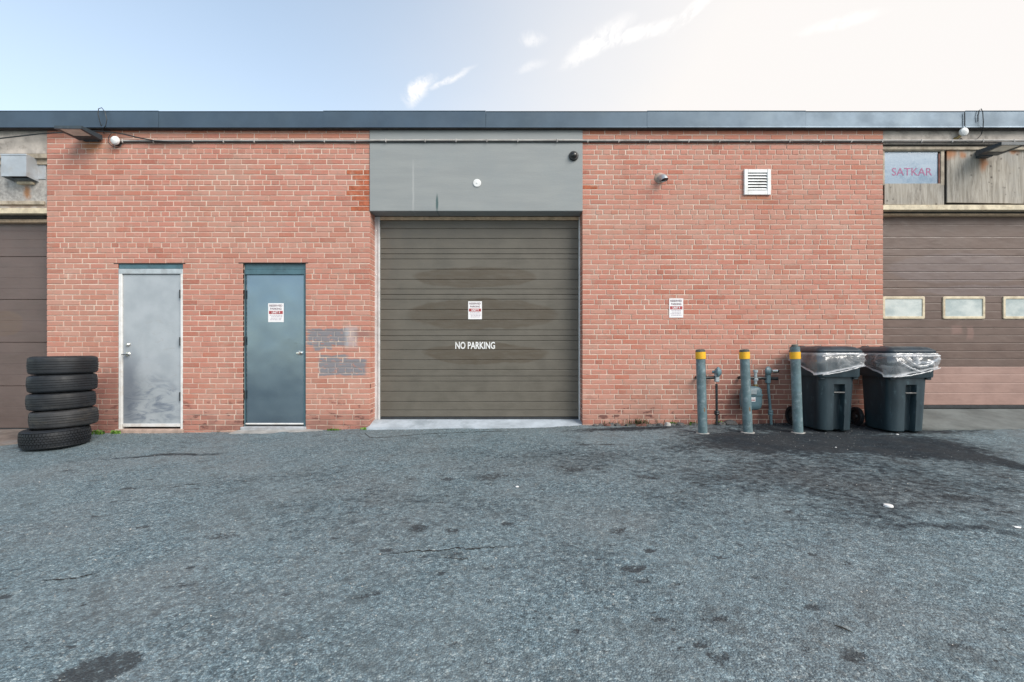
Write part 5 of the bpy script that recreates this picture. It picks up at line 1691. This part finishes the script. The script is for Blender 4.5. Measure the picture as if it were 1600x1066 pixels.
liner('clear plastic bag cuffed smoothly over the rim of the bin beside the bollard', b1, 3, drop1,
      [((-1.0, 0.035), (1.02, 0.02), -0.02, 0.014), ((-1.0, 0.265), (1.0, 0.15), 0.012, 0.008)])
liner('clear plastic bag bunched into a twist on the rim of the end bin', b2, 9, drop2,
      [((-1.0, 0.03), (1.0, 0.025), 0.0, 0.015), ((-0.55, 0.04), (0.95, 0.05), 0.11, 0.020), ((-0.9, 0.06), (0.1, 0.21), 0.02, 0.012), ((0.1, 0.10), (1.0, 0.06), 0.03, 0.020), ((-0.1, 0.02), (0.05, 0.13), 0.0, 0.03), ((-1.0, 0.285), (1.0, 0.175), 0.02, 0.009)])


# ------------------------------------------------------------------ cracks, rubble, weeds, litter
def crack(name, pxs, w, seed):
    rs = random.Random(seed)
    pts = []
    for (a, b) in zip(pxs, pxs[1:]):
        for k in range(9):
            s = k / 9
            x, y = on_ground(a[0] + (b[0] - a[0]) * s, a[1] + (b[1] - a[1]) * s)
            pts.append(Vector((x, y + rs.uniform(-.008, .008), 0)))
    m = MB()
    vs_, fs_ = [], []
    n = len(pts)
    for i, p in enumerate(pts):
        ww = w * rs.uniform(0.35, 1.25) * min(1, 0.15 + 4 * min(i, n - 1 - i) / n)
        zg = lot_height(p.x, p.y) + 0.0035
        vs_ += [(p.x, p.y - ww, zg), (p.x, p.y + ww, zg)]
    for i in range(n - 1): fs_.append((2 * i, 2 * i + 2, 2 * i + 3, 2 * i + 1))
    o = m.add(vs_, fs_).build(name, m_crack, None, smooth=0, fix=False)
    o['kind'] = 'structure'
    return o


def lot_height(x, y): return float(lot_z(x, y))


crack('asphalt_crack', [(588, 868), (622, 864), (655, 861), (690, 861), (712, 857), (735, 860), (762, 856), (792, 855), (820, 857)], 0.006, 1)
crack('asphalt_crack', [(572, 670), (570, 678), (578, 684), (610, 683), (650, 680), (700, 677), (750, 675), (800, 674), (816, 676)], 0.011, 2)
crack('asphalt_crack', [(62, 908), (120, 903), (160, 893)], 0.006, 3)
crack('asphalt_crack', [(260, 764), (290, 757), (318, 755)], 0.008, 5)
crack('asphalt_crack', [(690, 872), (720, 874), (740, 873)], 0.005, 7)


def rock(label, x, y, s, mat, seed, grp, sq=(1, 1, 0.7)):
    rs = random.Random(seed)
    bm = bmesh.new()
    bmesh.ops.create_icosphere(bm, subdivisions=2, radius=1)
    for v in bm.verts:
        d = 1 + 0.45 * mnoise.noise(v.co * 1.4 + Vector((seed * 3.1, 0, 0))) + 0.18 * mnoise.noise(v.co * 4 + Vector((0, seed, 0)))
        v.co = Vector((v.co.x * s * sq[0], v.co.y * s * sq[1], v.co.z * s * sq[2])) * d
    z = lot_height(x, y)
    m = MB()
    bm.verts.index_update()
    m.add([(v.co.x + x, v.co.y + y, v.co.z + z + s * 0.22) for v in bm.verts], [[v.index for v in f.verts] for f in bm.faces])
    bm.free()
    o = m.build('rubble_stone', mat, None, smooth=25)
    # origin at its foot
    o.data.transform(Matrix.Translation((-x, -y, -z)))
    o.location = (x, y, z)
    return tag(o, label, 'stone', grp)


GR = 'broken rubble along the wall foot'
rs = random.Random(31)
for i, px in enumerate((929, 938, 948, 956, 965, 972, 981, 990, 996, 1005, 1013, 1022, 1031, 1052, 1062, 1084, 1128, 1142)):
    big = px in (1062, 1142)
    mm = m_stone_red if i in (2, 5, 8, 9) else m_stone
    lb = ('large dark lump of rubble just left of the first bollard' if px == 1062 else 'large dark lump of rubble behind the gap between the first two bollards' if px == 1142 else
          'dark rubble piece at the wall right behind the first bollard' if px == 1084 else 'small dark rubble piece beside the foot of the black gas riser' if px == 1128 else
          'reddish brick fragment lying among the dark rubble at the right wall foot' if i in (2, 5, 8, 9) else 'dark broken rubble lying along the foot of the right brick wall')
    rock(lb, wx(px, -.04), -0.045 + rs.uniform(-.03, .012), rs.uniform(0.030, 0.048) * (1.5 if big else 1), mm, 40 + i, GR, (rs.uniform(1.0, 1.6), 0.9, 0.72))
rock('whitish chunk of broken concrete at the foot of the right brick wall', wx(1043, -.05), -0.06, 0.050, m_stone_pale, 3, GR, (1, .8, .9))


def weed(label, x, y, n, h, mat, seed, grp, broad=False, spread=0.05, z=None):
    rs = random.Random(seed)
    z = lot_height(x, y) if z is None else z
    m = MB()
    for i in range(n):
        a = rs.uniform(0, 2 * math.pi)
        l = h * rs.uniform(0.5, 1.1)
        lean = rs.uniform(0.15, 1.0)
        bx, by = x + rs.gauss(0, spread), y + min(rs.gauss(0, spread * 0.35), 0.02)
        w = (0.35 if broad else 0.09) * l * rs.uniform(0.7, 1.2)
        d = Vector((math.cos(a), math.sin(a), 0))
        sd_ = Vector((-d.y, d.x, 0))
        p0 = Vector((bx, by, z - 0.004))
        p1 = p0 + d * l * lean * 0.35 + Vector((0, 0, l * 0.55))
        p2 = p0 + d * l * lean * 0.75 + Vector((0, 0, l * (0.85 if not broad else 0.7)))
        m.add([p0 - sd_ * w * .25, p0 + sd_ * w * .25, p1 + sd_ * w * .5, p1 - sd_ * w * .5, p2], [(0, 1, 2, 3), (3, 2, 4)])
    o = m.build('weed', mat, None, smooth=0, fix=False)
    o.data.transform(Matrix.Translation((-x, -y, -z)))
    o.location = (x, y, z)
    return tag(o, label, 'weed', grp)


GWD = 'weeds growing along the wall foot'
weed('leafy green weed between the tire stack and the grey door', wx(155, -.06), -0.07, 46, 0.085, m_leaf, 1, GWD, True, 0.045)
weed('yellow green weed at the left foot of the grey door', wx(181, -.05), -0.06, 34, 0.07, m_leaf, 2, GWD, True, 0.03)
weed('low green weed tuft on the ground right of the teal door', wx(521, -.04), -0.05, 110, 0.04, m_leaf, 3, GWD, True, 0.05)
weed('green weed tuft at the left corner of the middle door ramp', wx(572, -.05), -0.07, 60, 0.05, m_leaf, 4, GWD, True, 0.028)
weed('tiny weed on the foundation between the two steel doors', wx(340, -.04), -0.045, 16, 0.04, m_leaf_dry, 5, GWD, False, 0.012)
weed('green weed behind the rubble left of the first bollard', wx(1053, -.03), -0.03, 50, 0.075, m_leaf, 6, GWD, True, 0.04)
weed('green weed hugging the first bollard near the wall', wx(1082, -.03), -0.04, 46, 0.075, m_leaf, 7, GWD, True, 0.035)
weed('green weed at the foot of the black gas riser', wx(1128, -.04), -0.04, 36, 0.075, m_leaf, 8, GWD, True, 0.035)
weed('dry dark grass against the wall above the rubble', wx(998, -.02), -0.02, 90, 0.15, m_leaf_dry, 9, GWD, False, 0.11)
weed('dry grass blades near the right end of the middle door ramp', wx(955, -.02), -0.025, 30, 0.10, m_leaf_dry, 10, GWD, False, 0.07)

x, y = on_ground(1388, 791)
z = lot_height(x, y)
o = MB().lathe([(0.0001, 0.010), (0.022, 0.010), (0.027, 0.008), (0.029, 0.0), (0.030, -0.003)], (x, y, z + 0.004), 'z', 24).build('cup_lid', m_white)
tag(o, 'round white cup lid lying on the dark asphalt', 'cup lid')
x, y = on_ground(1590, 827)
z = lot_height(x, y)
o = MB().add([(x - .022, y - .006, z + .007), (x + .004, y - .012, z + .004), (x + .024, y - .002, z + .009), (x + .014, y + .009, z + .005), (x - .014, y + .008, z + .011), (x, y, z + .012)], [(0, 1, 5), (1, 2, 5), (2, 3, 5), (3, 4, 5), (4, 0, 5)]).build('paper_scrap', m_white, smooth=0)
tag(o, 'crumpled white paper scrap on the asphalt at the right edge', 'litter')
for (px, py, s, lb) in ((1402, 679, 0.018, 'small white crumb of litter at the foot of the end bin'), (1306, 699, 0.011, 'tiny white crumb of litter in front of the nearer bin'), (808, 761, 0.016, 'small pale pebble on the asphalt before the middle door')):
    x, y = on_ground(px, py)
    z = lot_height(x, y)
    o = MB().lathe([(0.0001, 0.6 * s), (0.6 * s, 0.5 * s), (s, 0.2 * s), (0.8 * s, 0)], (x, y, z), 'z', 7).build('crumb', m_white, smooth=0)
    tag(o, lb, 'litter')
a, b = on_ground(1304, 980), on_ground(1332, 991)
o = MB().tube([(a[0], a[1], lot_height(*a) + 0.006), ((a[0] + b[0]) / 2, (a[1] + b[1]) / 2 + 0.003, lot_height((a[0] + b[0]) / 2, (a[1] + b[1]) / 2) + 0.007), (b[0], b[1], lot_height(*b) + 0.005)], [0.002, 0.0035, 0.002], 6).build('twig', m_twig)
tag(o, 'thin dark twig lying on the pale asphalt', 'twig')
